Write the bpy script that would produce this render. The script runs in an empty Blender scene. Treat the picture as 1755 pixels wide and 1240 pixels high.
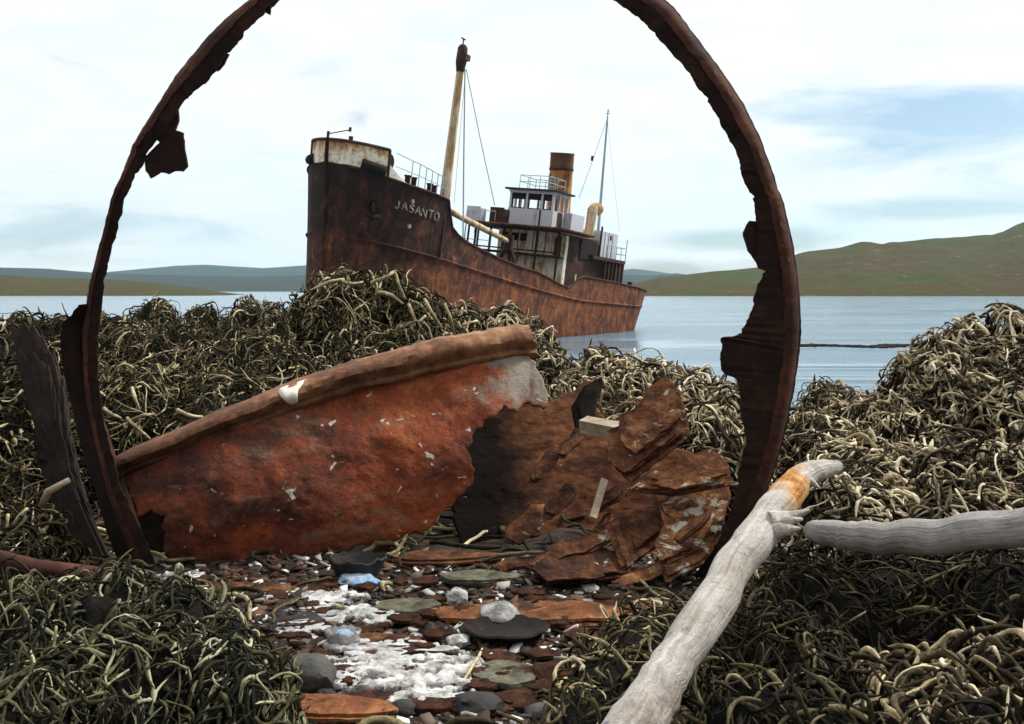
import bpy, bmesh, math, random
import numpy as np
from mathutils import Vector, Matrix, noise

random.seed(7); RNG = np.random.default_rng(11)
SC = bpy.context.scene
COL = SC.collection
F = 1706.0; CX = 877.5; HY = 497.0; CH = 3.6      # focal length and horizon in photo pixels, eye height over the water
GZ = 2.75                                          # beach level round the wreckage

def at(px, py, d):                                 # a point of the place seen at photo pixel px, py, d metres off
    return Vector(((px-CX)/F*d, d, CH+(HY-py)/F*d))
def gnd(px, py, z=GZ):
    d = (CH-z)*F/(py-HY)
    return at(px, py, d)

# ------------------------------------------------------------------ objects
def link(o, parent=None):
    COL.objects.link(o)
    if parent is not None: o.parent = parent
    return o
def tag(o, label=None, cat=None, group=None, kind=None):
    if label: o['label'] = label
    if cat: o['category'] = cat
    if group: o['group'] = group
    if kind: o['kind'] = kind
    return o
def empty(name, loc=(0, 0, 0)):
    o = bpy.data.objects.new(name, None); o.location = loc; o.empty_display_size = .2
    return link(o)

class MB:
    def __init__(s): s.v = []; s.f = []
    def add(s, vs, fs):
        b = len(s.v); s.v += [tuple(v) for v in vs]; s.f += [tuple(i+b for i in f) for f in fs]
    def box(s, x0, x1, y0, y1, z0, z1):
        s.add([(x, y, z) for z in (z0, z1) for y in (y0, y1) for x in (x0, x1)],
              [(0, 2, 3, 1), (4, 5, 7, 6), (0, 1, 5, 4), (2, 6, 7, 3), (0, 4, 6, 2), (1, 3, 7, 5)])
    def bar(s, a, b, w, h=None, up=(0, 0, 1)):       # rectangular bar from a to b
        a = Vector(a); b = Vector(b); h = h or w; d = (b-a).normalized(); u = Vector(up)
        if abs(d.dot(u)) > .98: u = Vector((1, 0, 0))
        r = d.cross(u).normalized(); u = r.cross(d)
        q = [(-1, -1), (1, -1), (1, 1), (-1, 1)]
        s.add([p+r*i*w/2+u*j*h/2 for p in (a, b) for i, j in q], [(0, 1, 2, 3), (7, 6, 5, 4)]+[(i, i+4, (i+1) % 4+4, (i+1) % 4) for i in range(4)])
    def tube(s, pts, rad, n=8, cap=True, jit=0.):
        pts = [Vector(p) for p in pts]; m = len(pts)
        if not hasattr(rad, '__len__'): rad = [rad]*m
        vs = []; ref = Vector((.13, .31, .94))
        for i, p in enumerate(pts):
            d = (pts[min(i+1, m-1)]-pts[max(i-1, 0)]).normalized()
            if abs(d.dot(ref)) > .95: ref = Vector((.9, .2, .1))
            u = d.cross(ref).normalized(); w = u.cross(d); ref = w
            for k in range(n):
                a = 2*math.pi*k/n; q = p+(u*math.cos(a)+w*math.sin(a))*rad[i]
                if jit: q = q+noise.noise_vector(q*(.35/rad[i]))*jit*rad[i]
                vs.append(q)
        fs = [(i*n+k, i*n+(k+1) % n, (i+1)*n+(k+1) % n, (i+1)*n+k) for i in range(m-1) for k in range(n)]
        if cap: fs += [tuple(range(n))[::-1], tuple((m-1)*n+k for k in range(n))]
        s.add(vs, fs)
    def prism(s, front, back):                       # two matching outlines
        n = len(front); s.add(list(front)+list(back), [tuple(range(n)), tuple(range(2*n-1, n-1, -1))]+[(i, i+n, (i+1) % n+n, (i+1) % n) for i in range(n)])
    def build(s, name, mat, parent=None, smooth=False, loc=None, off=(0, 0, 0)):
        me = bpy.data.meshes.new(name)
        o3 = Vector(off)
        me.from_pydata([tuple(Vector(v)-o3) for v in s.v] if o3.length else s.v, [], s.f); me.validate()
        bm = bmesh.new(); bm.from_mesh(me); bmesh.ops.recalc_face_normals(bm, faces=bm.faces); bm.to_mesh(me); bm.free()
        if smooth:
            me.polygons.foreach_set('use_smooth', [True]*len(me.polygons))
            if smooth != True: me.set_sharp_from_angle(angle=math.radians(smooth))
        for m in (mat if isinstance(mat, (list, tuple)) else [mat]): me.materials.append(m)
        o = bpy.data.objects.new(name, me)
        if loc is not None: o.location = loc
        return link(o, parent)
def solo(mb, name, mat, label, cat, group=None, smooth=False, base=None, kind=None):
    """one-mesh thing with its origin at its base"""
    b = base if base is not None else Vector([sum(v[i] for v in mb.v)/len(mb.v) for i in range(2)]+[min(v[2] for v in mb.v)])
    o = mb.build(name, mat, None, smooth, loc=b, off=b)
    return tag(o, label, cat, group, kind)

# ------------------------------------------------------------------ materials
class NT:
    def __init__(s, name, rough=.85, spec=.25):
        s.m = bpy.data.materials.new(name); s.m.use_nodes = True; s.t = s.m.node_tree; s.N = s.t.nodes; s.L = s.t.links
        s.b = s.N['Principled BSDF']; s.b.inputs['Roughness'].default_value = rough; s.b.inputs['Specular IOR Level'].default_value = spec
        s.co = s.N.new('ShaderNodeTexCoord').outputs['Object']
    def n(s, kind, **kw):
        x = s.N.new('ShaderNode'+kind)
        for k, v in kw.items():
            if hasattr(x, k): setattr(x, k, v)
        return x
    def map(s, scale=(1, 1, 1), rot=(0, 0, 0), src=None):
        x = s.n('Mapping'); x.inputs['Scale'].default_value = scale; x.inputs['Rotation'].default_value = rot
        s.L.new(src or s.co, x.inputs['Vector']); return x.outputs[0]
    def noise(s, scale, det=6, rough=.6, src=None, dist=0):
        x = s.n('TexNoise'); x.inputs['Scale'].default_value = scale; x.inputs['Detail'].default_value = det
        x.inputs['Roughness'].default_value = rough; x.inputs['Distortion'].default_value = dist
        s.L.new(src or s.co, x.inputs['Vector']); return x.outputs['Fac']
    def ramp(s, fac, stops):
        x = s.n('ValToRGB'); e = x.color_ramp.elements
        while len(e) < len(stops): e.new(.5)
        for el, (p, c) in zip(e, stops):
            el.position = p; el.color = (c, c, c, 1) if not hasattr(c, '__len__') else (*c, 1)
        s.L.new(fac, x.inputs[0]); return x.outputs[0]
    def mix(s, fac, a, b, mode='MIX'):
        x = s.n('Mix', data_type='RGBA', blend_type=mode)
        for i, v in ((0, fac), (6, a), (7, b)):
            if hasattr(v, 'is_linked'): s.L.new(v, x.inputs[i])
            elif i == 0: x.inputs[0].default_value = v
            else: x.inputs[i].default_value = (*v, 1)
        return x.outputs[2]
    def math(s, op, a, b=0., clamp=False):
        x = s.n('Math', operation=op, use_clamp=clamp)
        for i, v in enumerate((a, b)):
            if hasattr(v, 'is_linked'): s.L.new(v, x.inputs[i])
            else: x.inputs[i].default_value = v
        return x.outputs[0]
    def xyz(s, src=None):
        x = s.n('SeparateXYZ'); s.L.new(src or s.co, x.inputs[0]); return x.outputs
    def color(s, c): s.L.new(c, s.b.inputs['Base Color'])
    def bump(s, h, strength=.5, dist=.02):
        x = s.n('Bump'); x.inputs['Strength'].default_value = strength; x.inputs['Distance'].default_value = dist
        s.L.new(h, x.inputs['Height']); s.L.new(x.outputs[0], s.b.inputs['Normal'])

def rust(name, c0, c1, c2, scale, bump=.6, bd=.01, streak=None, lo=.35, hi=.68, patch=None, rough=.88, rot=(0,0,0)):
    t = NT(name, rough)
    src = t.map(streak, rot) if streak else None
    a = t.noise(scale, 8, .65, src, .4); b = t.noise(scale*4.3, 6, .7, src)
    f = t.math('ADD', t.math('MULTIPLY', a, .68), t.math('MULTIPLY', b, .32))
    c = t.ramp(f, [(lo, c0), ((lo+hi)/2, c1), (hi, c2)])
    if patch:
        pc, ps, pl = patch
        pf = t.ramp(t.noise(ps, 7, .68, None, .6), [(pl, 0.), (pl+.06, 1.)])
        c = t.mix(pf, c, pc)
    t.color(c)
    t.bump(t.math('ADD', t.noise(scale*3, 8, .7), t.math('MULTIPLY', t.noise(scale*14, 5, .7), .5)), bump, bd)
    return t.m
def plain(name, c, rough=.8, var=.35, scale=6, bump=.3, bd=.01, c2=None, th=.5):
    t = NT(name, rough)
    k = c2 or tuple(x*(1-var) for x in c)
    t.color(t.ramp(t.noise(scale, 7, .65), [(th-.14, k), (th+.14, c)]))
    t.bump(t.noise(scale*3, 7, .65), bump, bd)
    return t.m
def weathered(name, base, rustc, dark, scale, lo, streak=(1, 1, .25)):
    """old white paint breaking up into rust, with runs"""
    t = NT(name, .7)
    f = t.math('ADD', t.math('MULTIPLY', t.noise(scale, 8, .68, t.map(streak)), .75), t.math('MULTIPLY', t.noise(scale*5, 5, .7), .25))
    t.color(t.ramp(f, [(lo, base), (lo+.09, rustc), (lo+.2, dark)]))
    t.bump(t.noise(scale*5, 6), .3, .01)
    return t.m

M = {}
M['ring'] = rust('ring_iron', (.006, .0030, .0025), (.017, .0070, .0048), (.052, .019, .011), 5, .8, .006)
M['ring_lip'] = rust('ring_lip_iron', (.016, .006, .0045), (.058, .019, .011), (.14, .05, .024), 6, .8, .006)
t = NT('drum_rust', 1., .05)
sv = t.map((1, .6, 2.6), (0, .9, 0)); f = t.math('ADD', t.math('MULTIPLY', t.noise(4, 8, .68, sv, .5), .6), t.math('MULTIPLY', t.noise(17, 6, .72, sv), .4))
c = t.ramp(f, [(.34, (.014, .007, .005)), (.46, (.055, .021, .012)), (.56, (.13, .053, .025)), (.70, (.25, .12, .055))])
xs_ = t.math('ADD', t.math('ADD', t.xyz()[0], .5), t.math('MULTIPLY', t.math('SUBTRACT', t.noise(3, 6, .7), .5), .4))          # shade inside the drum, painted black into its left end
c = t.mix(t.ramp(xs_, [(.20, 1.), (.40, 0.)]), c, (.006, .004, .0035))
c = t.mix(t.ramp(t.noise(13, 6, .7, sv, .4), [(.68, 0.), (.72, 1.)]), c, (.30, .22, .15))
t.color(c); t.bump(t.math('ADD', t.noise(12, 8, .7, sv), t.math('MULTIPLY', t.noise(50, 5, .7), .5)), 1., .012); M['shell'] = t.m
M['slab'] = rust('flaky_rust', (.05, .020, .010), (.17, .070, .030), (.34, .18, .075), 7, .9, .012, (1, 1, 3), .3, .68, ((.30, .27, .21), 6, .60), .9, (0, .6, 0))
M['slab_dark'] = rust('dark_flaky_rust', (.03, .014, .009), (.10, .045, .022), (.26, .13, .055), 7, .9, .012, None, .32, .68, ((.22, .21, .18), 8, .60))
M['orange'] = rust('orange_rust', (.04, .015, .008), (.20, .066, .022), (.40, .19, .065), 9, 1., .01, None, .36, .64, ((.05, .022, .014), 7, .53))
M['iron_dark'] = rust('black_iron', (.004, .003, .0025), (.011, .0065, .005), (.04, .018, .011), 6, .7, .008)

def kelp_mat(name, stops, rough=.75):
    t = NT(name, .9, .12)
    at_ = t.n('Attribute', attribute_name='tint')
    v = t.math('ADD', at_.outputs['Fac'], t.math('MULTIPLY', t.math('SUBTRACT', t.noise(30, 5, .75), .5), 1.0))
    t.color(t.ramp(v, stops)); t.bump(t.noise(70, 4), .4, .003)
    return t.m
M['kelp_straw'] = kelp_mat('straw_kelp', [(.06, (.012, .009, .005)), (.34, (.075, .056, .030)), (.58, (.32, .25, .145)), (.86, (.68, .58, .41))])
M['kelp_brown'] = kelp_mat('brown_kelp', [(.08, (.010, .008, .004)), (.42, (.045, .036, .017)), (.72, (.17, .14, .070)), (.95, (.52, .44, .28))])
M['kelp_green'] = kelp_mat('green_kelp', [(.05, (.010, .011, .007)), (.4, (.050, .044, .021)), (.70, (.165, .155, .088)), (.95, (.42, .40, .26))])
M['kelp_base'] = plain('kelp_mat_below', (.010, .0075, .0045), 1., .7, 14, 1., .06)

# ------------------------------------------------------------------ camera, light, sky
cam = bpy.data.cameras.new('camera'); co = link(bpy.data.objects.new('camera', cam))
co.location = (0, 0, CH); co.rotation_euler = (math.pi/2, 0, 0)
cam.sensor_fit = 'HORIZONTAL'; cam.sensor_width = 36; cam.lens = 36*F/1755; cam.shift_y = (HY-620)/1755
cam.clip_start = .05; cam.clip_end = 60000
SC.camera = co
SUN = Vector((.62, .28, .72)).normalized()
sl = bpy.data.lights.new('sun', 'SUN'); sl.energy = 2.4; sl.angle = math.radians(10); sl.color = (1, .95, .87)
so = link(bpy.data.objects.new('sun', sl)); so.rotation_euler = SUN.to_track_quat('Z', 'Y').to_euler(); so.location = (30, 10, 40)

w = bpy.data.worlds.new('World'); SC.world = w; w.use_nodes = True
T = NT.__new__(NT); T.t = w.node_tree; T.N = T.t.nodes; T.L = T.t.links
T.N.clear()
T.co = T.n('TexCoord').outputs['Generated']
sky = T.n('TexSky', sky_type='NISHITA'); sky.sun_disc = False
sky.sun_elevation = math.asin(SUN.z); sky.sun_rotation = math.atan2(SUN.x, SUN.y); sky.air_density = 1.0; sky.dust_density = .6; sky.ozone_density = 1.5
bg1 = T.n('Background'); bg1.inputs[1].default_value = .062; T.L.new(sky.outputs[0], bg1.inputs[0])
X, Y, Z = T.xyz()
azi = T.math('ARCTAN2', X, Y); ele = T.math('ARCSINE', Z)
cv = T.n('CombineXYZ'); T.L.new(T.math('MULTIPLY', azi, 3.2), cv.inputs[0]); T.L.new(T.math('MULTIPLY', ele, 13), cv.inputs[1])
n1 = T.noise(1.4, 8, .62, cv.outputs[0], .9)
def blob(px, py, sx, sy):
    a0 = math.atan((px-CX)/F); e0 = math.atan((HY-py)/F)
    da = T.math('DIVIDE', T.math('SUBTRACT', azi, a0), sx/F); de = T.math('DIVIDE', T.math('SUBTRACT', ele, e0), sy/F)
    r2 = T.math('ADD', T.math('MULTIPLY', da, da), T.math('MULTIPLY', de, de))
    return T.math('EXPONENT', T.math('MULTIPLY', r2, -1.))
mask = None
for px, py, sx, sy, k in ((1640, 250, 250, 70, .62), (1290, 412, 170, 20, 1.0), (1600, 372, 260, 22, .72), (1130, 462, 260, 18, .8), (60, 400, 190, 70, .22), (450, 380, 300, 60, .12), (1700, 170, 200, 50, .2)):
    b = T.math('MULTIPLY', blob(px, py, sx, sy), k); mask = b if mask is None else T.math('ADD', mask, b)
mk = T.math('ADD', T.math('MULTIPLY', T.math('SUBTRACT', n1, .55), 1.7), mask)
mfac = T.ramp(mk, [(.10, 0.), (.58, .95)])
# unseen sky behind the viewer dimmed for contrast; bright overhead and over the bay
front = T.ramp(T.math('ADD', T.math('MULTIPLY', Y, .5), .5), [(.22, .42), (.60, 1.)])
n2 = T.noise(2.1, 6, .6, cv.outputs[0], .4)
ccol = T.mix(T.ramp(n2, [(.4, 0.), (.7, 1.)]), (1.0, 1.0, .965), (.86, .94, .98))
ccol = T.mix(1., ccol, front, 'MULTIPLY')
ccol = T.mix(1., ccol, T.ramp(Z, [(.0, .80), (.10, .64), (.32, .57), (.8, 1.25)]), 'MULTIPLY')
bg2 = T.n('Background'); bg2.inputs[1].default_value = 1.0; T.L.new(ccol, bg2.inputs[0])
ms = T.n('MixShader'); T.L.new(mfac, ms.inputs[0]); T.L.new(bg2.outputs[0], ms.inputs[1]); T.L.new(bg1.outputs[0], ms.inputs[2])
ow = T.n('OutputWorld'); T.L.new(ms.outputs[0], ow.inputs[0])
SC.view_settings.view_transform = 'Standard'; SC.view_settings.look = 'None'; SC.view_settings.exposure = .90; SC.view_settings.gamma = 1

# ------------------------------------------------------------------ ground, water, hills
def ground_z(x, y):
    z = GZ if y < 6 else GZ-(y-6)*.135
    if y < 14: z += .035*noise.noise(Vector((x*2.2, y*2.2, 3)))+.018*noise.noise(Vector((x*7, y*7, 1)))
    return max(z, -2.5)
def grid_mesh(name, P, mat, smooth=True, **kw):      # P[i][j] points
    mb = MB(); n = len(P); m = len(P[0])
    mb.add([p for r in P for p in r], [(i*m+j, i*m+j+1, (i+1)*m+j+1, (i+1)*m+j) for i in range(n-1) for j in range(m-1)])
    return mb.build(name, mat, None, smooth)
t = NT('beach_muck', .9)
c = t.ramp(t.noise(5, 8, .7, None, .5), [(.3, (.012, .008, .006)), (.5, (.040, .025, .016)), (.66, (.095, .055, .030)), (.8, (.15, .10, .06))])
t.color(c); t.bump(t.math('ADD', t.noise(14, 8, .7), t.noise(60, 5)), 1., .03); M['ground'] = t.m
ys = list(np.concatenate([np.linspace(-6, 1.2, 10), np.linspace(1.3, 4.2, 110), np.linspace(4.3, 14, 50), np.linspace(14.5, 60, 30)]))
xs = list(np.concatenate([np.linspace(-60, -4, 20), np.linspace(-3.9, 3.9, 200), np.linspace(4, 60, 20)]))
tag(grid_mesh('ground', [[(x, y, ground_z(x, y)) for x in xs] for y in ys], M['ground']), kind='structure')

t = NT('sea_water', .12, .5)
t.b.inputs['Base Color'].default_value = (.13, .21, .28, 1); t.b.inputs['IOR'].default_value = 1.33
s1 = t.map((.35, 1.0, 1)); s2 = t.map((.018, .085, 1))
calm = t.ramp(t.noise(1., 4, .6, s2, .6), [(.42, .03), (.58, 1.)])
h = t.math('ADD', t.math('MULTIPLY', t.noise(1.6, 5, .62, s1), 1.), t.math('MULTIPLY', t.noise(.45, 3, .5, s1), 1.2))
t.bump(t.math('MULTIPLY', h, calm), .6, .5); M['water'] = t.m
wy = [8, 20, 60, 200, 800, 3000, 7900]
tag(grid_mesh('water', [[(x, y, 0) for x in (-8800, -900, -80, 80, 900, 8800)] for y in wy], M['water'], False), kind='structure')

def hill(name, ridge, d0, dr, mat, shore=505.2, seed=0, rough=1., nj=26, back=1.6):
    """shore to ridge to the far side; ridge = (px, py) list seen at distance dr"""
    px = np.linspace(ridge[0][0], ridge[-1][0], 220); py = np.interp(px, [r[0] for r in ridge], [r[1] for r in ridge])
    P = []
    for j in range(nj+8):
        row = []
        for i, (a, b) in enumerate(zip(px, py)):
            top = at(a, b, dr)
            if j <= nj:
                q = j/nj; d = d0+(dr-d0)*q; z = -1+(top.z+1)*(q**.85)
            else:
                q = (j-nj)/8; d = dr*(1+(back-1)*q); z = top.z*(1-q)-2*q
            x = (a-CX)/F*d
            if 0 < j: z += max(top.z, 4)*(.055 if j != nj else .02)*rough*noise.fractal(Vector((x/dr*26+seed, d/dr*30, seed)), 1., 2., 5)*min(1, j/4)
            row.append((x, d, z))
        P.append(row)
    return tag(grid_mesh(name, P, mat), kind='structure')
def hillmat(name, g, br, rock, sc, th=.5):
    t = NT(name, .95, .1)
    z = t.xyz()[2]
    f = t.noise(sc, 9, .7, None, .4)
    c = t.ramp(f, [(th-.12, g), (th+.06, br)])
    c = t.mix(t.ramp(t.noise(sc*3.1, 8, .75), [(.60, 0.), (.68, 1.)]), c, rock)
    c = t.mix(t.ramp(z, [(.0, 1.), (.5, 1.), (.9, .0)]), c, c) if False else c
    t.color(c); t.bump(t.noise(sc*6, 8, .7), .9, 6); return t.m
M['moor'] = hillmat('moorland', (.046, .062, .011), (.066, .044, .012), (.18, .15, .10), .020, .50)
M['far'] = hillmat('far_moorland', (.018, .026, .014), (.026, .026, .016), (.04, .04, .034), .002)
hill('headland', [(1015, 502), (1080, 487), (1130, 475), (1200, 467), (1300, 458), (1375, 432), (1440, 423), (1475, 415), (1490, 414), (1510, 418), (1600, 408), (1700, 402), (1720, 396), (1740, 386), (1780, 372), (1900, 350), (2150, 330)], 600, 900, M['moor'], seed=3, shore=506)
hill('spit', [(-500, 455), (-200, 462), (0, 471), (90, 476), (190, 478), (260, 484), (330, 492), (370, 499), (410, 503.5), (440, 504.5)], 620, 860, M['moor'], seed=9, rough=.6)
hill('far_hill', [(-700, 440), (-200, 452), (0, 458), (80, 460), (150, 466), (230, 470), (330, 472), (430, 474), (560, 470), (700, 478), (900, 486), (1000, 484), (1070, 470), (1110, 472), (1160, 468), (1250, 480)], 2600, 3300, M['far'], seed=21, rough=.5)
hill('distant_hill', [(100, 480), (190, 465), (260, 459), (300, 455), (350, 453), (400, 456), (450, 459), (500, 456), (560, 452), (700, 462), (900, 478), (1000, 482), (1060, 463), (1085, 460), (1120, 464), (1200, 476), (1300, 486)], 4600, 6000, M['far'], seed=33, rough=.4, back=1.2)

mb = MB(); mb.box(-9000, 9000, -60, 8000, -6, 500)
t = bpy.data.materials.new('sea_air'); t.use_nodes = True; t.node_tree.nodes.clear()
pv = t.node_tree.nodes.new('ShaderNodeVolumePrincipled'); pv.inputs['Density'].default_value = .9e-4; pv.inputs['Color'].default_value = (.50, .80, 1.0, 1); pv.inputs['Anisotropy'].default_value = .7
om = t.node_tree.nodes.new('ShaderNodeOutputMaterial'); t.node_tree.links.new(pv.outputs[0], om.inputs['Volume'])
hz = mb.build('haze', t); tag(hz, kind='stuff', label='thin blue sea air over the bay and far hills')

# ------------------------------------------------------------------ the wrecked ship
D1 = 58.; th = math.radians(30); li = math.radians(6); tr = math.radians(3)
SO = np.array([(539-CX)/F*D1, D1, 0.])
_z = np.array([0, 0, 1.]); _a = np.array([math.sin(th), math.cos(th), 0]); _p = np.array([math.cos(th), -math.sin(th), 0])
P1 = _p*math.cos(li)-_z*math.sin(li); _z1 = _z*math.cos(li)+_p*math.sin(li)
A2 = _a*math.cos(tr)-_z1*math.sin(tr); Z2 = _z1*math.cos(tr)+_a*math.sin(tr)
RW = np.array([A2, P1, Z2]); CAMP = np.array([0, 0, CH])
def pick(px, py, k, val):          # where a sight line meets the plane (s, w, z)[k] = val of the ship
    o = RW@(CAMP-SO); d = RW@np.array([(px-CX)/F, 1., (HY-py)/F]); return o+(val-o[k])/d[k]*d
pw = lambda px, py, w: pick(px, py, 1, w)
ps = lambda px, py, s: pick(px, py, 0, s)
LS = 43.0; BW = 4.35
def wd(s):
    if s < 5.9: return max(.12, BW*math.sqrt(max(0, 1-(1-s/5.9)**2)))
    if s > LS-6: return max(.3, BW*math.sqrt(max(0, 1-((s-LS+6)/6.05)**2)))
    return BW
def ww(s):
    if s < 9: return max(.1, BW*.97*math.sqrt(max(0, 1-(1-s/9)**2)))
    if s > LS-9: return max(.1, BW*.97*math.sqrt(max(0, 1-((s-LS+9)/9.1)**2)))
    return BW*.97
def ph(px, py):
    s = 4.
    for _ in range(150): s = .7*s+.3*pw(px, py, wd(min(s, 30)))[0]
    q = pw(px, py, wd(min(s, 30))); return s, q[2]
RAIL = [(0., 10.95)]+[ph(*q) for q in ((620, 290), (656, 301.6), (706, 318.5), (769, 343), (771.5, 366), (775, 390), (785, 403), (800, 415), (815, 423), (860, 445), (890, 457), (920, 466), (945, 479), (962, 489), (973, 493), (982, 488), (990, 478), (1000, 474), (1050, 483), (1095, 493.5))]+[(43.2, 5.75)]
RS = [r[0] for r in RAIL]; RZ = [r[1] for r in RAIL]
SB = RS[4]                                             # the break of the forecastle
ztop = lambda s: float(np.interp(s, RS, RZ))
def rake(s, z): return -.85*(max(z, 0)/11)**1.6*max(0, 1-s/5) + (-2.4*max(0., (6-z)/6)**1.3*max(0., (s-LS+7)/7) if s > LS-7 else 0)
def hp(s, v, side=1, out=0.):                          # point of the hull: v 0 at the keel edge, 1 at the rail; side 1 = port
    zt = ztop(s); z = -2.5+(zt+2.5)*v; k = min(1, max(0, z/max(zt, 1)))**1.35
    wv = ww(s)*(1-k)+wd(s)*k
    if z < 0: wv *= 1-.12*(z/2.5)**2
    return (s+rake(s, z), -side*(wv+out), z)
def hz_(s, z, side=1, out=0.): return hp(s, (z+2.5)/(ztop(s)+2.5), side, out)

ship = empty('rusted_ship')
ship.matrix_world = Matrix(((A2[0], -P1[0], Z2[0], SO[0]), (A2[1], -P1[1], Z2[1], SO[1]), (A2[2], -P1[2], Z2[2], SO[2]), (0, 0, 0, 1)))
tag(ship, 'tall rusted steamship lying aground in the bay with mast and orange funnel', 'ship')

t = NT('hull_rust', .85)
s_, y_, z_ = t.xyz()
st = t.map((1, 1, .5))
a = t.noise(.55, 8, .66, None, .5); b = t.noise(1.7, 8, .7, st, .3); e = t.noise(7, 5, .7, st)
f = t.math('ADD', t.math('MULTIPLY', a, .35), t.math('ADD', t.math('MULTIPLY', b, .43), t.math('MULTIPLY', e, .22)))
f = t.math('ADD', t.math('MULTIPLY', t.math('SUBTRACT', f, .5), 1.7), .49)
old = t.math('MULTIPLY', t.math('SUBTRACT', z_, t.math('ADD', 3.2, t.math('MULTIPLY', s_, .16))), .042)      # black paint survives high on the bow
f = t.math('SUBTRACT', f, t.math('MULTIPLY', t.math('MAXIMUM', old, -.05), .75))
c = t.ramp(f, [(.28, (.018, .008, .006)), (.38, (.052, .017, .010)), (.47, (.10, .031, .015)), (.56, (.17, .052, .020)), (.66, (.30, .105, .038))])
vs = t.n('TexBrick'); vs.inputs['Scale'].default_value = 1; vs.inputs['Mortar Size'].default_value = .03; vs.inputs['Brick Width'].default_value = 4.4; vs.inputs['Row Height'].default_value = 1.5; vs.inputs['Bias'].default_value = 0
cb = t.n('CombineXYZ'); t.L.new(s_, cb.inputs[0]); t.L.new(t.math('ADD', z_, t.math('MULTIPLY', s_, .10)), cb.inputs[1]); t.L.new(cb.outputs[0], vs.inputs['Vector'])
c = t.mix(t.math('MULTIPLY', vs.outputs['Fac'], .35), c, (.03, .013, .008))
low = t.ramp(t.math('ADD', f, t.math('MULTIPLY', t.math('SUBTRACT', 7.5, z_), .03)), [(.40, 0.), (.56, 1.)])
c = t.mix(t.math('MULTIPLY', low, t.ramp(t.noise(1.3, 9, .78, t.map((1, 1, .6)), .1), [(.54, 0.), (.64, .8)])), c, (.36, .105, .030))
c = t.mix(t.math('MULTIPLY', low, t.ramp(t.noise(3.0, 8, .78, st, .1), [(.59, 0.), (.68, .6)])), c, (.42, .24, .11))
c = t.mix(t.ramp(t.noise(4.5, 8, .8, st, .2), [(.55, 0.), (.64, .75)]), c, (.020, .010, .008))
c = t.mix(t.ramp(t.math('ADD', t.math('SUBTRACT', z_, t.math('MULTIPLY', s_, .0524)), t.math('MULTIPLY', t.noise(.8, 5), .8)), [(.55, .92), (1.0, 0.)]), c, (.016, .011, .009))
t.color(c); t.bump(t.math('SUBTRACT', t.math('ADD', t.noise(2.5, 8, .7), t.math('MULTIPLY', t.noise(12, 5), .4)), t.math('MULTIPLY', vs.outputs['Fac'], .4)), .6, .12)
M['hull'] = t.m
t = NT('bulwark_paint', .75)
z_ = t.xyz()[2]
f = t.math('ADD', t.math('ADD', t.math('MULTIPLY', t.noise(1.0, 8, .7, t.map((1, 1, .3)), .3), .65), t.math('MULTIPLY', t.noise(5, 6, .7), .35)), t.math('MULTIPLY', t.math('MAXIMUM', t.math('SUBTRACT', z_, 11.55), 0.), .24))
t.color(t.ramp(f, [(.50, (.80, .74, .60)), (.57, (.58, .36, .17)), (.66, (.30, .12, .045)), (.78, (.08, .03, .016))])); t.bump(t.noise(4, 7), .4, .02); M['white'] = t.m
M['white_rusty'] = weathered('rusting_white_paint', (.80, .75, .64), (.38, .18, .06), (.06, .026, .015), 1.3, .475)
M['grey'] = weathered('grey_paint', (.52, .52, .57), (.30, .20, .13), (.07, .03, .02), 1.2, .535)
M['funnel'] = rust('funnel_ochre', (.05, .018, .010), (.34, .13, .03), (.58, .29, .08), 1.3, .5, .05, (1, 1, .35), .38, .60)
M['funnel_top'] = rust('funnel_band', (.05, .022, .014), (.12, .05, .028), (.20, .09, .05), 1.2, .5, .05)
M['mast'] = rust('mast_buff', (.10, .045, .02), (.40, .25, .11), (.66, .57, .42), 1.7, .4, .03, (1, 1, .16), .36, .58)
M['dark_steel'] = rust('dark_ship_steel', (.014, .008, .007), (.05, .022, .014), (.12, .05, .025), 1.4, .5, .05)
M['pole'] = plain('pale_pole', (.34, .46, .50), .6, .3, 2)
M['wire'] = plain('wire', (.16, .26, .31), .6, .2, 2)
M['letter'] = plain('flaking_white', (.40, .37, .30), .7, .5, 3.6, c2=(.07, .03, .018), th=.50)

# hull
mb = MB(); SS = sorted(set([round(x, 3) for x in list(np.linspace(0, 7, 26))+list(np.linspace(7, LS-6, 46))+list(np.linspace(LS-6, LS, 24))]+[round(r, 3) for r in RS if 0 <= r <= LS]))
NV = 16
for side in (1, -1):
    vsx = [hp(s, v, side) for s in SS for v in np.linspace(0, 1, NV)]
    mb.add(vsx, [(i*NV+j, i*NV+j+1, (i+1)*NV+j+1, (i+1)*NV+j) for i in range(len(SS)-1) for j in range(NV-1)])
n = len(SS)*NV
mb.f += [(j, j+1, n+j+1, n+j) for j in range(NV-1)]+[(n-NV+j, n-NV+j+1, 2*n-NV+j+1, 2*n-NV+j) for j in range(NV-1)]
mb.build('hull', M['hull'], ship, 40)
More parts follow.
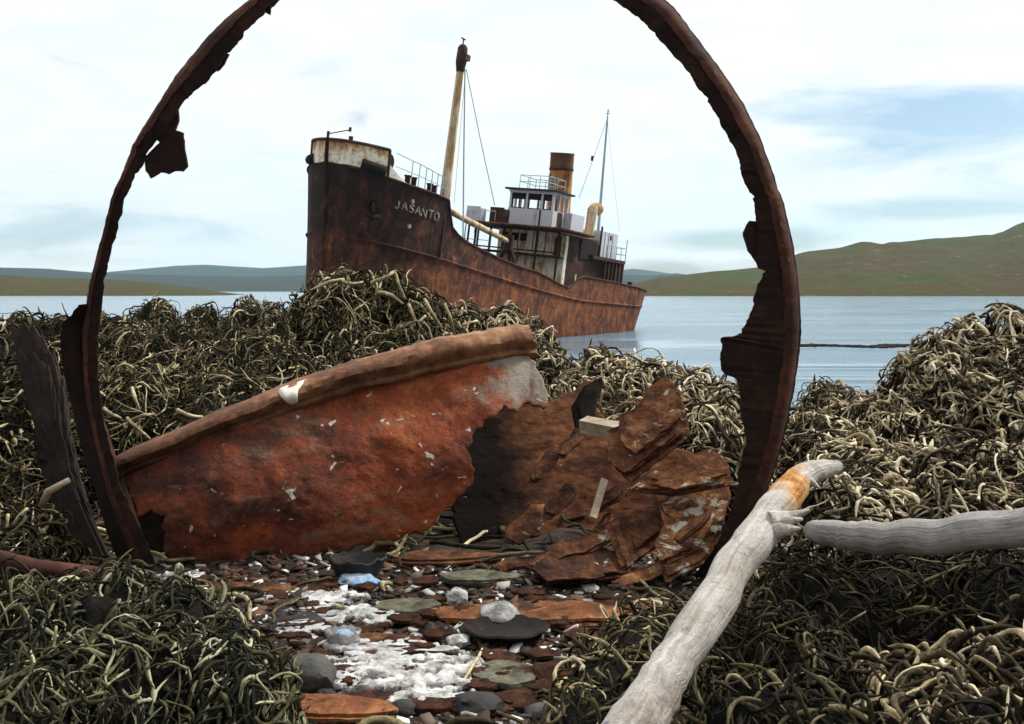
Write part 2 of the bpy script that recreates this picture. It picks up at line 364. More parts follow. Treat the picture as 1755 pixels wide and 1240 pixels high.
# decks
def deck(s0, s1, zf, name, mat, inset=.06):
    mb = MB(); q = [s for s in SS if s0 <= s <= s1]
    P = [[hz_(s, zf(s), sd, -inset) for sd in (1, -1)] for s in q]
    mb.add([p for r in P for p in r], [(2*i, 2*i+1, 2*i+3, 2*i+2) for i in range(len(q)-1)])
    return mb.build(name, mat, ship)
deck(0, SB, lambda s: ztop(s)-.12, 'forecastle_deck', M['dark_steel'])
MDZ = lambda s: float(np.interp(s, [SB, 12, 23, 25, 40], [6.6, 5.6, 4.4, 5.2, 5.3]))
deck(SB, LS-.1, MDZ, 'main_deck', M['dark_steel'])
mb = MB(); q = hp(SB-.06, 1)[1]; mb.box(SB-.12, SB-.02, q+.05, -q-.05, MDZ(SB)-.2, RZ[4]-.15); mb.build('forecastle_bulkhead', M['dark_steel'], ship)
# rail cappings, rubbing strake and stem bar
for sd in (1, -1):
    mb = MB(); mb.tube([Vector(hp(s, 1, sd, .02))+Vector((0, 0, .02)) for s in SS if s <= LS-.05], .075, 6); mb.build('rail_capping', M['dark_steel'], ship)
    mb = MB(); mb.tube([hz_(s, 4.6+2.3*max(0, 1-s/26)**1.3, sd, .03) for s in SS if .2 < s < LS-.6], .09, 6); mb.build('rubbing_strake', M['hull'], ship)
mb = MB(); mb.tube([Vector(hp(0, v, 0))*1+Vector((-.05, 0, 0)) for v in np.linspace(0, 1, 14)]+[(-1.0, 0, 12.35)], .13, 8); mb.build('stem_bar', M['hull'], ship)
# white bulwark round the bow
ZB = lambda s: 12.3-.11*s
se = 1.62
for sd in (1, -1):
    sE = se if sd == 1 else .42
    mb = MB(); q = list(np.linspace(0, sE, 16)); P = []
    for s in q:
        a = Vector(hp(s, 1, sd)); tz = ZB(s)
        b_ = Vector((a.x-.16+.10*s, a.y*.985, tz)); i_ = Vector((.05, .07*sd, 0))
        P.append([a, b_, b_+i_, a+i_])
    mb.add([p for r in P for p in r], [(4*i+k, 4*i+(k+1) % 4, 4*i+4+(k+1) % 4, 4*i+4+k) for i in range(len(q)-1) for k in range(4)]+[(4*len(q)-4, 4*len(q)-3, 4*len(q)-2, 4*len(q)-1)])
    e0 = Vector(hp(sE, 1, sd)); e1 = P[-1][1]
    ends = [(se+k*.28, RZ[0]*0+ztop(se+k*.28)+(ZB(se)-ztop(se))*h_) for k, h_ in ((0, .55), (1, .34), (2, .2), (3, .10), (4, .02))]
    if sd == -1: ends = [(sE+k*.42, ztop(sE+k*.42)+(ZB(sE)-ztop(sE))*h_) for k, h_ in ((0, .97), (.35, .6), (1.1, .3), (2.2, .12), (4, .02))]
    pr = [(Vector(hp(s, 1, sd)), Vector((hp(s, 1, sd)[0], hp(s, 1, sd)[1]*.99, z))) for s, z in ends]
    mb.add([p for r in pr for p in r]+[p+Vector((.03, .06*sd, 0)) for r in pr for p in r], [(2*i, 2*i+1, 2*i+3, 2*i+2) for i in range(4)]+[(10+2*i, 12+2*i, 13+2*i, 11+2*i) for i in range(4)]+[(2*i+1, 2*i+11, 2*i+13, 2*i+3) for i in range(4)])
    bw_ = mb.build('bow_bulwark', M['white'], ship, 40)
    mb = MB(); mb.tube([r[1] for r in P], .10, 6); mb.tube([P[-1][1], e0], .09, 6); mb.build('bulwark_cap', M['dark_steel'], bw_)
    mb = MB()
    s0, s1 = (.62, 1.5) if sd == 1 else (.25, .5)
    pts = [Vector(hp(s, 1, sd, .02))+Vector((-.05, 0, .32)) for s in np.linspace(s0, s1, 5)]
    mb.tube(pts, .34 if sd == 1 else .3, 8); mb.build('mooring_port', M['iron_dark'], bw_, True)
# jackstaff stump
mb = MB(); mb.tube([(-1.0, 0, 12.2), (-1.0, 0, 12.75)], .09, 6); mb.tube([(-1.0, 0, 12.6), (-.2, -.9, 13.0)], .035, 5); mb.tube([(-.2, -.9, 12.9), (-.2, -.9, 13.15)], .09, 6); mb.tube([(-.4, -1.2, 12.0), (-.4, -1.2, 12.6)], .14, 6)
mb.build('jackstaff', M['dark_steel'], ship)
# anchor pocket and anchor on the port bow, a stud pad above
q = ph(577, 362); ap = hz_(1.1, 8.9, 1, .05)
mb = MB(); c0 = Vector(ap)
mb.tube([c0+Vector((-.1+.27*math.cos(k*math.pi/6), -.2*math.cos(k*math.pi/6)*.6, .30*math.sin(k*math.pi/6))) for k in range(13)], .10, 6); hpipe = mb.build('hawse_pipe', M['iron_dark'], ship, True)
mb = MB(); mb.tube([c0+Vector((-.1, -.1, .1)), c0+Vector((-.12, -.18, -.75))], .13, 6)
mb.tube([c0+Vector((-.5, .05, -.62)), c0+Vector((-.1, -.18, -.78)), c0+Vector((.3, -.40, -.62))], [.10, .17, .10], 6)
mb.build('anchor', M['iron_dark'], ship, True)
# forecastle clutter: windlass, bollards, ventilator
def onfc(px, py, w):
    q = pw(px, py, w); return Vector((q[0], -w, q[2]))
mb = MB(); b0 = Vector((3.2, -1.0, 10.3))
mb.box(2.9, 3.7, -1.6, 0.6, 10.0, 10.5); mb.tube([(3.3, -1.9, 10.85), (3.3, .9, 10.85)], .34, 10); mb.tube([(3.3, -2.0, 10.85), (3.3, -1.75, 10.85)], .52, 12); mb.tube([(3.3, -.5, 10.85), (3.3, -.3, 10.85)], .58, 12); mb.tube([(3.3, -1.2, 10.9), (3.2, -1.25, 11.6)], [.28, .2], 8)
mb.tube([(3.3, -1.0, 9.2), (3.3, -1.0, 10.4)], .3, 8); mb.build('windlass', M['iron_dark'], ship, 40, loc=(-1.1, -.1, .75))
for s, k in ((2.75, 0), (3.15, 0), (4.35, 1), (4.75, 1)):
    mb = MB(); z0 = ztop(s)-.1; y0 = -wd(s)+.5
    mb.tube([(s, y0, z0), (s, y0, z0+.62), (s, y0, z0+.75)], [.17, .17, .24], 8); mb.build('bollard', M['dark_steel'], ship, 40)
# forecastle guard rail (port), pale thin pipe
mb = MB()
pr = [(s, Vector((s, -wd(s)+.15, ztop(s)))) for s in np.linspace(1.75, SB-.1, 9)]
hh = lambda s: 1.75-.10*s
mb.tube([p+Vector((0, 0, hh(s))) for s, p in pr], .028, 5); mb.tube([p+Vector((0, 0, hh(s)*.52)) for s, p in pr], .022, 5)
for s, p in pr[2:]: mb.tube([p, p+Vector((0, 0, hh(s)))], .03, 5)
fr = mb.build('guard_rail', M['pole'], ship)
mb = MB()
pr = [(s, Vector((s, wd(s)-.15, ztop(s)))) for s in np.linspace(2.2, SB-.1, 7)]
mb.tube([p+Vector((0, 0, hh(s))) for s, p in pr], .028, 5); mb.tube([p+Vector((0, 0, hh(s)*.52)) for s, p in pr], .022, 5)
for s, p in pr: mb.tube([p, p+Vector((0, 0, hh(s)))], .03, 5)
mb.build('guard_rail', M['pole'], ship)
# name on the port bow (what is left of seven letters)
GL = {'J': [((.7, 1), (.7, .15)), ((.7, .15), (.35, 0)), ((.35, 0), (.05, .25))], 'A': [((0, 0), (.45, 1)), ((.45, 1), (.9, 0)), ((.2, .38), (.7, .38))],
      'S': [((.85, .9), (.3, 1)), ((.3, 1), (.08, .75)), ((.08, .75), (.8, .35)), ((.8, .35), (.6, .02)), ((.6, .02), (.05, .1))],
      'N': [((.05, 0), (.05, 1)), ((.05, 1), (.85, 0)), ((.85, 0), (.85, 1))], 'T': [((.45, 0), (.45, 1)), ((.05, 1), (.9, 1))],
      'O': [((.3, 0), (.05, .5)), ((.05, .5), (.3, 1)), ((.3, 1), (.75, 1)), ((.75, 1), (.9, .5)), ((.9, .5), (.7, 0)), ((.7, 0), (.3, 0))]}
s0n, z0n = ph(684, 357)
def shz(px, py):                                       # hull point under a photo pixel (port side)
    s = 3.
    for _ in range(120):
        q = pw(px, py, -hz_(s, 8.7, 1)[1]); s = .7*s+.3*q[0]
    return q[0], q[2]
letters = MB()
for ch, (px, py) in zip('JASANTO', ((681, 357), (693, 359), (704, 363.5), (714, 366), (723.5, 370), (734, 372.5), (743, 376))):
    s0, z0 = shz(px, py); s1, _ = shz(px+8.5, py+3)
    wl = s1-s0; hl = .46
    for (a0, b0), (a1, b1) in GL[ch]:
        A = Vector(hz_(s0+a0*wl, z0+b0*hl-.12*a0*wl, 1, .03)); B = Vector(hz_(s0+a1*wl, z0+b1*hl-.12*a1*wl, 1, .03))
        letters.bar(A, B, .05, .085, up=(0, 0, 1) if abs(A.z-B.z) < .3*(A-B).length else (1, 0, 0))
letters.build('ship_name', M['letter'], ship)
for px, py in ((710, 346), (776, 430), (706, 388)):
    s, z = shz(px, py) if py < 400 else ph(px, py-0)
    if py > 400: z = 6.4; s = 6.9
    mb = MB(); p = Vector(hz_(s, z, 1, .0)); mb.tube([p+Vector((0, .1, 0)), p+Vector((0, -.06, 0))], .14, 10); mb.build('porthole', M['letter'], ship)

# masts, boom and rigging
mz = pw(765, 340, 0); mt = pw(793, 84, 0)
A = Vector((mz[0]-.25, 0, 5.0)); B = Vector((mt[0], 0, mt[2]))
mb = MB(); mb.tube([A, A.lerp(B, .3), A.lerp(B, .93), B], [.40, .37, .245, .24], 12); fm = mb.build('foremast', M['mast'], ship, 40)
mb = MB(); mb.tube([A.lerp(B, .90), A.lerp(B, .945), B+Vector((0, 0, .1)), B+Vector((0, 0, .3))], [.26, .38, .34, .2], 10); mb.tube([B, B+Vector((-.05, .0, .75))], .05, 6); mb.tube([B+Vector((-.3, 0, .7)), B+Vector((.2, 0, .7))], .05, 6); mb.box(B.x-.15, B.x+.4, -.45, .3, B.z-.75, B.z-.35)
mb.build('masthead', M['dark_steel'], fm, 40)
bA = pw(772, 367, 1.6); bB = pw(872, 414, 1.6)
mb = MB(); a = Vector((bA[0]-1.2, -1.6, bA[2]+.35)); b = Vector((bB[0], -1.6, bB[2])); mb.tube([a, a.lerp(b, .5), b], [.19, .24, .18], 10); mb.build('derrick_boom', M['mast'], ship, 40)
mb = MB(); mb.tube([b+Vector((0, 0, .5)), b+Vector((0, 0, -.6))], .36, 8)
for dx, dy, dz in ((-.1, 1.2, -2.6), (.1, -1.3, -2.9), (1.2, .2, -2.6)): mb.tube([b, b+Vector((dx, dy, dz))], .15, 6)
mb.build('boom_crutch', M['dark_steel'], ship, 40)
mA = pw(1029, 380, 0); mB = pw(1042, 192, 0)
A2_ = Vector((mA[0], 0, 8.0)); B2_ = Vector((mB[0], 0, mB[2]))
mb = MB(); mb.tube([A2_, A2_.lerp(B2_, .93), B2_], [.16, .085, .04], 8); mb.tube([B2_+Vector((0, -.25, -.1)), B2_+Vector((0, .25, -.1))], .03, 5); mb.tube([B2_, B2_+Vector((0, 0, .25))], .07, 6); mm = mb.build('mainmast', M['pole'], ship, 40)
def stay(px0, py0, w0, px1, py1, w1, r=.022, name='stay'):
    a = pw(px0, py0, w0); b = pw(px1, py1, w1); mb = MB(); mb.tube([(a[0], -w0, a[2]), ((a[0]+b[0])/2, -(w0+w1)/2, (a[2]+b[2])/2-.12), (b[0], -w1, b[2])], r, 5); return mb.build(name, M['wire'], ship)
stay(797, 118, .3, 793.5, 420, 3.6, .05)
stay(799, 118, .3, 848, 352, 1.5, .03)
stay(797, 130, .2, 778, 350, 1.2, .015)
stay(1040, 205, 0, 992, 340, .5, .025)
stay(1041, 205, 0, 1062, 395, 2, .012)
mb = MB(); q = pw(1015, 271, .3); mb.tube([(q[0], -.3, q[2]-.2), (q[0], -.3, q[2]+.2)], .12, 6); mb.build('stay_block', M['dark_steel'], ship)

# bridge
SF = 23.5
mb = MB(); mb.box(SF-2.6, 26.6, -4.25, 4.25, 9.62, 9.85); mb.build('bridge_deck', M['dark_steel'], ship)
mb = MB(); mb.box(26.603, 33.2, -2.6, 2.6, 8.253, 9.84); mb.build('funnel_casing', M['white_rusty'], ship)
mb = MB()
for k in (26.3, 28.2, 30.2): mb.box(k, k+.14, -3.25, -3.1, 8.26, 9.7 if k < 27 else 9.3)
mb.tube([(26.3, -3.18, 9.3), (30.3, -3.18, 9.3)], .05, 5); mb.build('casing_stanchion', M['dark_steel'], ship)
mb = MB(); mb.tube([(SF-2.65, -4.25, 9.75), (SF-2.65, 4.25, 9.75)], .12, 6); mb.tube([(SF-2.6, -4.3, 9.45), (26.5, -4.3, 9.45)], .09, 6); mb.tube([(SF-2.6, -4.3, 9.75), (26.5, -4.3, 9.75)], .11, 6); mb.build('deck_edge', M['hull'], ship, True)
# wheelhouse with open windows: dado, posts, roof
wh = MB(); W0 = -2.05; W1 = 2.05; S0 = SF; S1 = SF+2.6; ZD = 9.86; ZS = 11.3; ZT = 12.75
for x0, x1, y0, y1 in ((S0, S0+.07, W0, W1), (S1-.07, S1, W0, W1), (S0+.07, S1-.07, W0, W0+.07), (S0+.07, S1-.07, W1-.07, W1)): wh.box(x0, x1, y0, y1, ZD, ZS)
for x, y in [(S0+.1, y) for y in (W0+.14, -.95, .42, 1.9)]+[(S1-.1, y) for y in (W0+.1, -.7, .7, W1-.1)]+[(x, y) for y in (W0+.1, W1-.1) for x in (S0+.95, S0+1.75)]:
    wh.box(x-.06, x+.06, y-.09, y+.09, ZS+.002, ZT-.22)
wh.box(S0, S1, W0, W1, ZT-.218, ZT)
who = wh.build('wheelhouse', M['grey'], ship)
mb = MB(); mb.box(S0-.3, S1+.3, W0-.3, W1+.3, ZT+.003, ZT+.14); mb.build('wheelhouse_roof', M['dark_steel'], who)
mb = MB()
for y0, y1 in ((W0+.31, -1.12), (-.78, .25), (.6, 1.72)):
    mb = MB(); mb.box(S0+.05, S0+.10, y0-.15, y1+.15, ZT-.72, ZT-.222); mb.build('window_blind', M['iron_dark'], who)
for y0, y1 in ((W0+.23, -1.04), (-.86, .33), (.51, 1.81)):
    mb = MB(); fx = S0+.14
    for q in ((y0, y0+.10, ZS, ZT-.22), (y1-.10, y1, ZS, ZT-.22), (y0+.1, y1-.1, ZS, ZS+.09)): mb.box(fx, fx+.08, *q)
    mb.box(fx, fx+.08, (y0+y1)/2-.04, (y0+y1)/2+.04, ZS+.092, ZT-.22) if y0 > .4 else None
    mb.build('window_frame', M['dark_steel'], who)
mb = MB(); mb.box(S0-.03, S0-.002, -1.0, -.86, ZD+.05, ZS); mb.build('panel_seam', M['dark_steel'], who)
mb = MB(); mb.box(S0+.8, S0+1.6, W0-.03, W0-.002, ZD+.02, ZS-.05); mb.build('wheelhouse_door', M['dark_steel'], who)
mb = MB(); mb.box(S1-.6, S1+1.7, -2.7, -2.06, ZD, ZD+1.5); mb.box(S1+.003, S1+2.4, -2.05, 1.9, ZD, ZD+1.55); mb.build('chart_house', M['grey'], ship)
# rail on top of the wheelhouse
mb = MB(); zr = ZT+.14
cs = [(S0, 1.2), (S0, -1.5), (S1, -1.5), (S1, 1.2), (S0, 1.2)]
for h_ in (.55, 1.05):
    mb.tube([(x, y, zr+h_) for x, y in cs], .03, 5)
for x, y in [(S0, y) for y in (1.2, .3, -.6, -1.5)]+[(S1, y) for y in (1.2, .3, -.6, -1.5)]+[(S0+1.3, -1.5), (S0+1.3, 1.2)]: mb.tube([(x, y, zr), (x, y, zr+1.07)], .03, 5)
mb.build('roof_rail', M['pole'], ship)
# side-light screens on the bridge wing
for (pa, pb) in (((802, 352), (822, 376)), ((842, 354), (862, 382))):
    a = ps(pa[0], pa[1], SF-2.2); b = ps(pb[0], pb[1], SF-2.2)
    mb = MB(); mb.box(SF-2.3, SF-2.2, -b[1], -a[1], 9.86, a[2]); mb.box(SF-2.19, SF-1.4, -b[1]-.03, -b[1]+.05, 9.86, a[2]-.1)
    mb.build('side_light_screen', M['grey'] if pa[0] < 830 else M['dark_steel'], ship)
mb = MB()
for y in (4.2, 3.0, 1.6): mb.tube([(SF-2.5, y, 9.86), (SF-2.5, y, 10.7)], .03, 5)
mb.tube([(SF-2.5, 4.2, 10.7), (SF-2.5, 1.6, 10.7)], .03, 5); mb.build('wing_rail', M['pole'], ship)
# lower deckhouse: rusty white front in two storeys, walkway between
mb = MB(); q = ps(838, 402, SF)[1]; dh0 = -3.45
mb.box(SF, SF+.5, dh0, 2.6, 4.2, 9.6); dho = mb.build('deckhouse', M['white_rusty'], ship)
mb = MB(); mb.box(SF+.503, SF+6, dh0+.02, 2.6, 4.2, 9.6); mb.build('deckhouse_side', M['dark_steel'], dho)
mb = MB(); mb.box(SF-1.1, SF-.003, dh0, 4.2, 7.62, 7.76); mb.tube([(SF-1.1, dh0, 8.0), (SF-1.1, 4.2, 8.0)], .06, 6); mb.tube([(SF-1.1, dh0-.3, 7.7), (SF-1.1, 4.2, 7.7)], .1, 6); mb.build('walkway', M['dark_steel'], ship, 40)
mb = MB()
for y in (2.0, 1.1, .3): mb = MB(); mb.box(SF-.05, SF-.003, y-.28, y+.28, 8.75, 9.35); mb.build('deckhouse_window', M['iron_dark'], dho)
for y in (-.6, -1.7, .75): mb = MB(); mb.box(SF-.04, SF-.003, y-.03, y+.03, 7.9, 9.55); mb.build('wall_pipe', M['dark_steel'], dho)
for y0, y1, z0, z1 in ((-3.1, -2.55, 7.8, 9.3), (-1.7, -.6, 5.0, 6.3), (.2, .9, 5.4, 6.4)): mb = MB(); mb.box(SF-.06, SF-.003, y0, y1, z0, z1); mb.build('doorway', M['dark_steel'], dho)
mb = MB()
for y in (-3.4, -1.5, 1.5, 2.7, 4.1): mb.box(SF-1.15, SF-1.0, y-.07, y+.07, 4.6, 9.6)
for y in (3.0, 3.9): mb.box(SF-2.5, SF-2.38, y-.06, y+.06, 5.0, 9.6)
mb.build('stanchion', M['dark_steel'], ship)
mb = MB()
for z in (6.2, 6.7, 7.2): mb.tube([(SF-2.4, 4.2, z+1.2), (SF-2.4, 1.9, z+1.2)], .03, 5)
mb.tube([(SF-2.4, 4.25, 5), (SF-2.4, 4.25, 9.6)], .05, 5); mb.tube([(SF-2.4, 3.4, 8.9), (SF-2.4, 3.4, 9.6)], .03, 5); mb.build('wing_ladder', M['pole'], ship)
# dark port side of the casing, galley house aft, boat deck over pillars
mb = MB(); mb.box(SF+6.003, 35.5, -3.3, 3.3, 4.6, 8.25); mb.build('engine_casing', M['dark_steel'], ship)
mb = MB(); mb.box(SF+2.6, SF+5.6, -3.52, -3.455, 7.9, 9.4); mb.build('side_opening', M['iron_dark'], dho)
ac = pw(1032, 390, 3.2); s0a = ac[0]
mb = MB(); za = ac[2]; mb.box(s0a, s0a+3.4, -3.2, 1.0, 8.35, za-.25); ah = mb.build('aft_house', M['grey'], ship)
mb = MB(); mb.box(s0a-.09, s0a+.04, -3.29, -3.16, 7.0, za+.1); mb.build('corner_post', M['dark_steel'], ah)
mb = MB()
for k in (.75, 1.5, 2.3): mb.box(s0a+k, s0a+k+.04, -3.23, -3.202, 8.4, za-.3)
mb.box(s0a+1.8, s0a+2.1, -3.23, -3.202, 9.9, 10.3); mb.build('house_panel', M['dark_steel'], ah)
mb = MB(); mb.box(s0a-2.5, s0a+4.0, -3.9, 3.4, 8.05, 8.33); mb.build('boat_deck', M['dark_steel'], ship)
mb = MB()
for k in np.linspace(.3, 3.9, 6): mb.box(s0a+k-.09, s0a+k+.09, -3.8, -3.66, 5.2, 8.04)
mb.build('deck_pillar', M['dark_steel'], ship)
mb = MB(); mb.box(s0a-.4, s0a+3.6, -3.2, 2.6, 5.2, 8.0); mb.build('poop_house', M['white_rusty'], ship)
mb = MB()
for k in np.linspace(0, 4.0, 5): mb.tube([(s0a+k, -3.85, 8.33), (s0a+k, -3.85, 9.4)], .03, 5)
for z in (8.85, 9.4): mb.tube([(s0a, -3.85, z), (s0a+4.0, -3.85, z), (s0a+4.0, 1, z)], .03, 5)
mb.tube([(s0a+4.0, -3.85, 8.3), (s0a+4.0, -3.85, 10.2)], .04, 5); mb.build('boat_deck_rail', M['pole'], ship)
for wv in (0,):
    q = pw(1104, 494, 1.5); mb = MB(); mb.tube([(40.2, -2.0, 5.4), (40.2, -2.0, 6.5), (40.2, -2.0, 6.7)], [.18, .18, .25], 8); mb.tube([(40.7, -2.0, 5.4), (40.7, -2.0, 6.4)], .16, 8); mb.build('stern_bollard', M['dark_steel'], ship, 40)
# funnel and cowl ventilator
fa = pw(975, 372, 0); fb = pw(964, 262, 0)
A = Vector((fb[0]+.75, 0, 9.8)); B = Vector((fb[0], 0, fb[2]))
mb = MB(); mb.tube([A, A.lerp(B, .5), A.lerp(B, .8)], .96, 24, False); fu = mb.build('funnel', M['funnel'], ship, 40)
mb = MB(); mb.tube([A.lerp(B, .8), A.lerp(B, .995)], .98, 24, False); mb.tube([A.lerp(B, .99), B], 1.02, 24, False); mb.tube([A.lerp(B, .995), A.lerp(B, .7)], .9, 24, True); mb.build('funnel_band', M['funnel_top'], fu, 40)
mb = MB(); mb.tube([A.lerp(B, .785), A.lerp(B, .815)], 1.02, 24, False); mb.build('funnel_hoop', M['dark_steel'], fu, 40)
mb = MB()
for dy in (-.25, .25): mb.tube([(A.x-1.15, dy+.35, ZD+.5), (B.x-.72, dy+.35, 14.6)], .045, 5)
for k in range(9):
    z = 10.6+k*.46; x = A.x-1.15+(B.x-.72-A.x+1.15)*(z-ZD-.5)/(14.6-ZD-.5); mb.tube([(x, .1, z), (x, .6, z)], .035, 5)
mb.build('funnel_ladder', M['pole'], fu)
mb = MB(); mb.tube([(A.x-1.15, -.55, 10), (A.x-1.3, -.5, 13.6)], .14, 8); mb.build('steam_pipe', M['funnel'], fu)
va = pw(1005, 424, 2.2); vb = pw(1014, 366, 2.2)
A = Vector((va[0], -2.2, 8.0)); B = Vector((vb[0]+.1, -2.2, vb[2]))
mb = MB(); mb.tube([A, A.lerp(B, .75), B], [.44, .42, .44], 14, False)
mb.tube([B, B+Vector((.05, .0, .28)), B+Vector((.25, -.02, .5)), B+Vector((.6, -.05, .58)), B+Vector((.9, -.06, .4))], [.44, .47, .48, .48, .55], 14, False)
mb.build('cowl_ventilator', M['mast'], ship, 40)
mb = MB(); mb.tube([(s0a-3.5, -3.2, 6.0), (s0a-2.2, -3.3, 5.7)], .3, 8, jit=.5); mb.tube([(s0a-4.5, -3.4, 4.9), (s0a-4.4, -3.4, 6.6)], .12, 6); mb.tube([(s0a-3.9, -3.4, 4.9), (s0a-3.6, -3.4, 6.4)], .1, 6); mb.build('deck_winch', M['white_rusty'], ship, 40)

# ------------------------------------------------------------------ iron ring standing on the beach
RD = lambda px: 2.95-.10*(px-740)/640          # its plane turns a little: the right side stands nearer
ST = [  # outer x, y, inner x, y, going clockwise from the foot on the left
 (246,1040,296,1030),(226,985,268,975),(205,930,248,925),(188,880,226,880),(175,845,206,835),(163,800,190,780),(152,755,180,738),(140,705,172,690),(134,660,167,650),(131,610,166,600),(132,560,169,555),
 (140,505,175,500),(148,460,181,460),(160,415,192,415),(172,370,204,372),(185,330,218,330),(200,290,234,294),(215,250,249,265),(234,215,268,238),(255,180,293,205),(277,145,314,172),(300,112,340,148),(327,78,370,122),(355,46,392,88),(383,20,414,58),(412,-4,444,30),(446,-28,480,-2),
 (500,-62,528,-30),(560,-93,580,-58),(630,-116,642,-80),(700,-128,706,-92),(780,-132,780,-94),(860,-124,852,-86),(940,-106,926,-66),(1010,-80,990,-40),(1070,-52,1040,-12),(1115,-27,1068,12),(1152,0,1102,37),(1182,36,1134,70),
 (1212,76,1166,108),(1241,116,1194,144),(1268,156,1218,180),(1291,196,1238,212),(1309,235,1252,244),(1324,274,1266,278),(1337,312,1276,304),(1348,345,1290,340),(1357,378,1297,378),(1364,410,1296,408),(1369,440,1299,444),(1373,470,1306,470),
 (1376,500,1297,498),(1378,530,1285,528),(1379,560,1278,556),(1378,585,1262,574),(1376,606,1240,580),(1373,628,1236,606),(1370,650,1240,638),(1366,675,1262,652),(1361,705,1270,690),(1354,735,1274,730),(1346,768,1275,765),(1336,800,1270,800),(1324,835,1264,835),(1308,870,1254,868),(1286,908,1240,905),(1262,946,1225,935),(1234,982,1206,965),(1206,1012,1180,995),(1176,1044,1150,1030)]
def dens(st, k):
    st = np.array(st, float); tt = np.arange(len(st)); q = np.linspace(0, len(st)-1, (len(st)-1)*k+1); out = []
    for u in q:
        i = min(int(u), len(st)-2); f = u-i; p0 = st[max(i-1, 0)]; p1 = st[i]; p2 = st[i+1]; p3 = st[min(i+2, len(st)-1)]
        out.append(.5*((2*p1)+(-p0+p2)*f+(2*p0-5*p1+4*p2-p3)*f*f+(-p0+3*p1-3*p2+p3)*f**3))
    return out
ring = empty('iron_ring', gnd(740, 1000)); ring_o = ring.location.copy()
tag(ring, 'huge rusted iron ring with torn inner edge standing upright over the wreckage', 'iron ring')
rows_l = []; rows_w = []
for k, (ox, oy, ix, iy) in enumerate(dens(ST, 10)):
    rg = .5+.5*noise.noise(Vector((k*.07, 2, 0)))
    jx = 7*noise.fractal(Vector((k*.07, 0, 0)), .9, 2.3, 6)-9*max(0, noise.noise(Vector((k*.23, 5, 0)))-.28)*2.2+1.2*noise.noise(Vector((k*.8, 9, 0)))
    O = at(ox, oy, RD(ox)); I = at(ix, iy, RD(ix)); e = (I-O); L = e.length; e.normalize()
    L += jx/F*2.9*(1 if ox > 700 or oy < 500 else .3)
    Yv = Vector((.07, 1, 0)).normalized()
    r = min(.055, L*.55)
    fd = .15 if ox > 700 else (.055 if oy < 620 else .055+.07*min(1, (oy-620)/200))
    prof = [(0, fd), (0, .045), (.10*r, .042), (.3*r, .018), (.6*r, .004), (r, 0)]
    back = [(r, .014), (.65*r, .019), (.38*r, .032), (.22*r, .046), (.016, .05), (.016, fd)]
    rows_l.append([O+(e*a+Yv*b)+noise.noise_vector((O+e*a+Yv*b)*16)*.0035+noise.noise_vector((O+e*a+Yv*b)*55)*.0018 for a, b in prof+back])
    m_ = .004*noise.noise(Vector((k*.3, 9, 0)))
    rows_w.append([O+e*a+Yv*b for a, b in ((r-.004, .002), (r+(L-r)*.5, .004+m_), (L, .006+2*m_), (L-.002, .013+2*m_), (r+(L-r)*.5, .016+m_), (r-.004, .0125))])
for rows, nm, mt_ in ((rows_l, 'rim', M['ring_lip']), (rows_w, 'web', M['ring'])):
    mb = MB(); m = len(rows[0])
    mb.add([p for r in rows for p in r], [(i*m+k, i*m+(k+1) % m, (i+1)*m+(k+1) % m, (i+1)*m+k) for i in range(len(rows)-1) for k in range(m)]+[tuple(range(m))[::-1], tuple((len(rows)-1)*m+k for k in range(m))])
    mb.build(nm, mt_, ring, 35, off=ring_o)
def flap(poly, d, thick, name, mat, parent, off, tilt=0.):
    c = sum(p[0] for p in poly)/len(poly); q = []
    for i in range(len(poly)):                       # ragged outline
        a = np.array(poly[i], float); b = np.array(poly[(i+1) % len(poly)], float); n = max(1, int(np.hypot(*(b-a))/6))
        for k in range(n):
            p = a+(b-a)*k/n; q.append((p[0]+2.2*noise.noise(Vector((p[0]*.13, p[1]*.13, 1))), p[1]+2.2*noise.noise(Vector((p[0]*.13, p[1]*.13, 7)))))
    mb = MB(); mb.prism([at(x, y, d+tilt*(x-c)) for x, y in q], [at(x, y, d+tilt*(x-c))+Vector((0, thick, 0)) for x, y in q])
    return mb.build(name, mat, parent, off=off)
for poly in ([(291,205),(303,178),(306,200),(304,214),(300,222),(313,226),(316,255),(321,285),(313,293),(298,292),(288,297),(275,295),(258,304),(250,292),(246,270),(262,255),(273,244),(268,238),(258,250),(244,266),(246,235),(262,208)],
             [(360,118),(378,88),(392,92),(384,108),(372,122),(366,117)], [(444,18),(466,0),(462,24),(452,20)]):
    flap(poly, RD(280)+.02, .012, 'torn_flap', M['ring'], ring, ring_o, .0006)
flap([(1305,380),(1285,378),(1274,398),(1283,430),(1300,452),(1312,440)], RD(1300)+.012, .014, 'torn_flap', M['ring'], ring, ring_o)
flap([(1272,286),(1275,306),(1288,330),(1296,300)], RD(1300)+.012, .014, 'torn_flap', M['ring'], ring, ring_o)
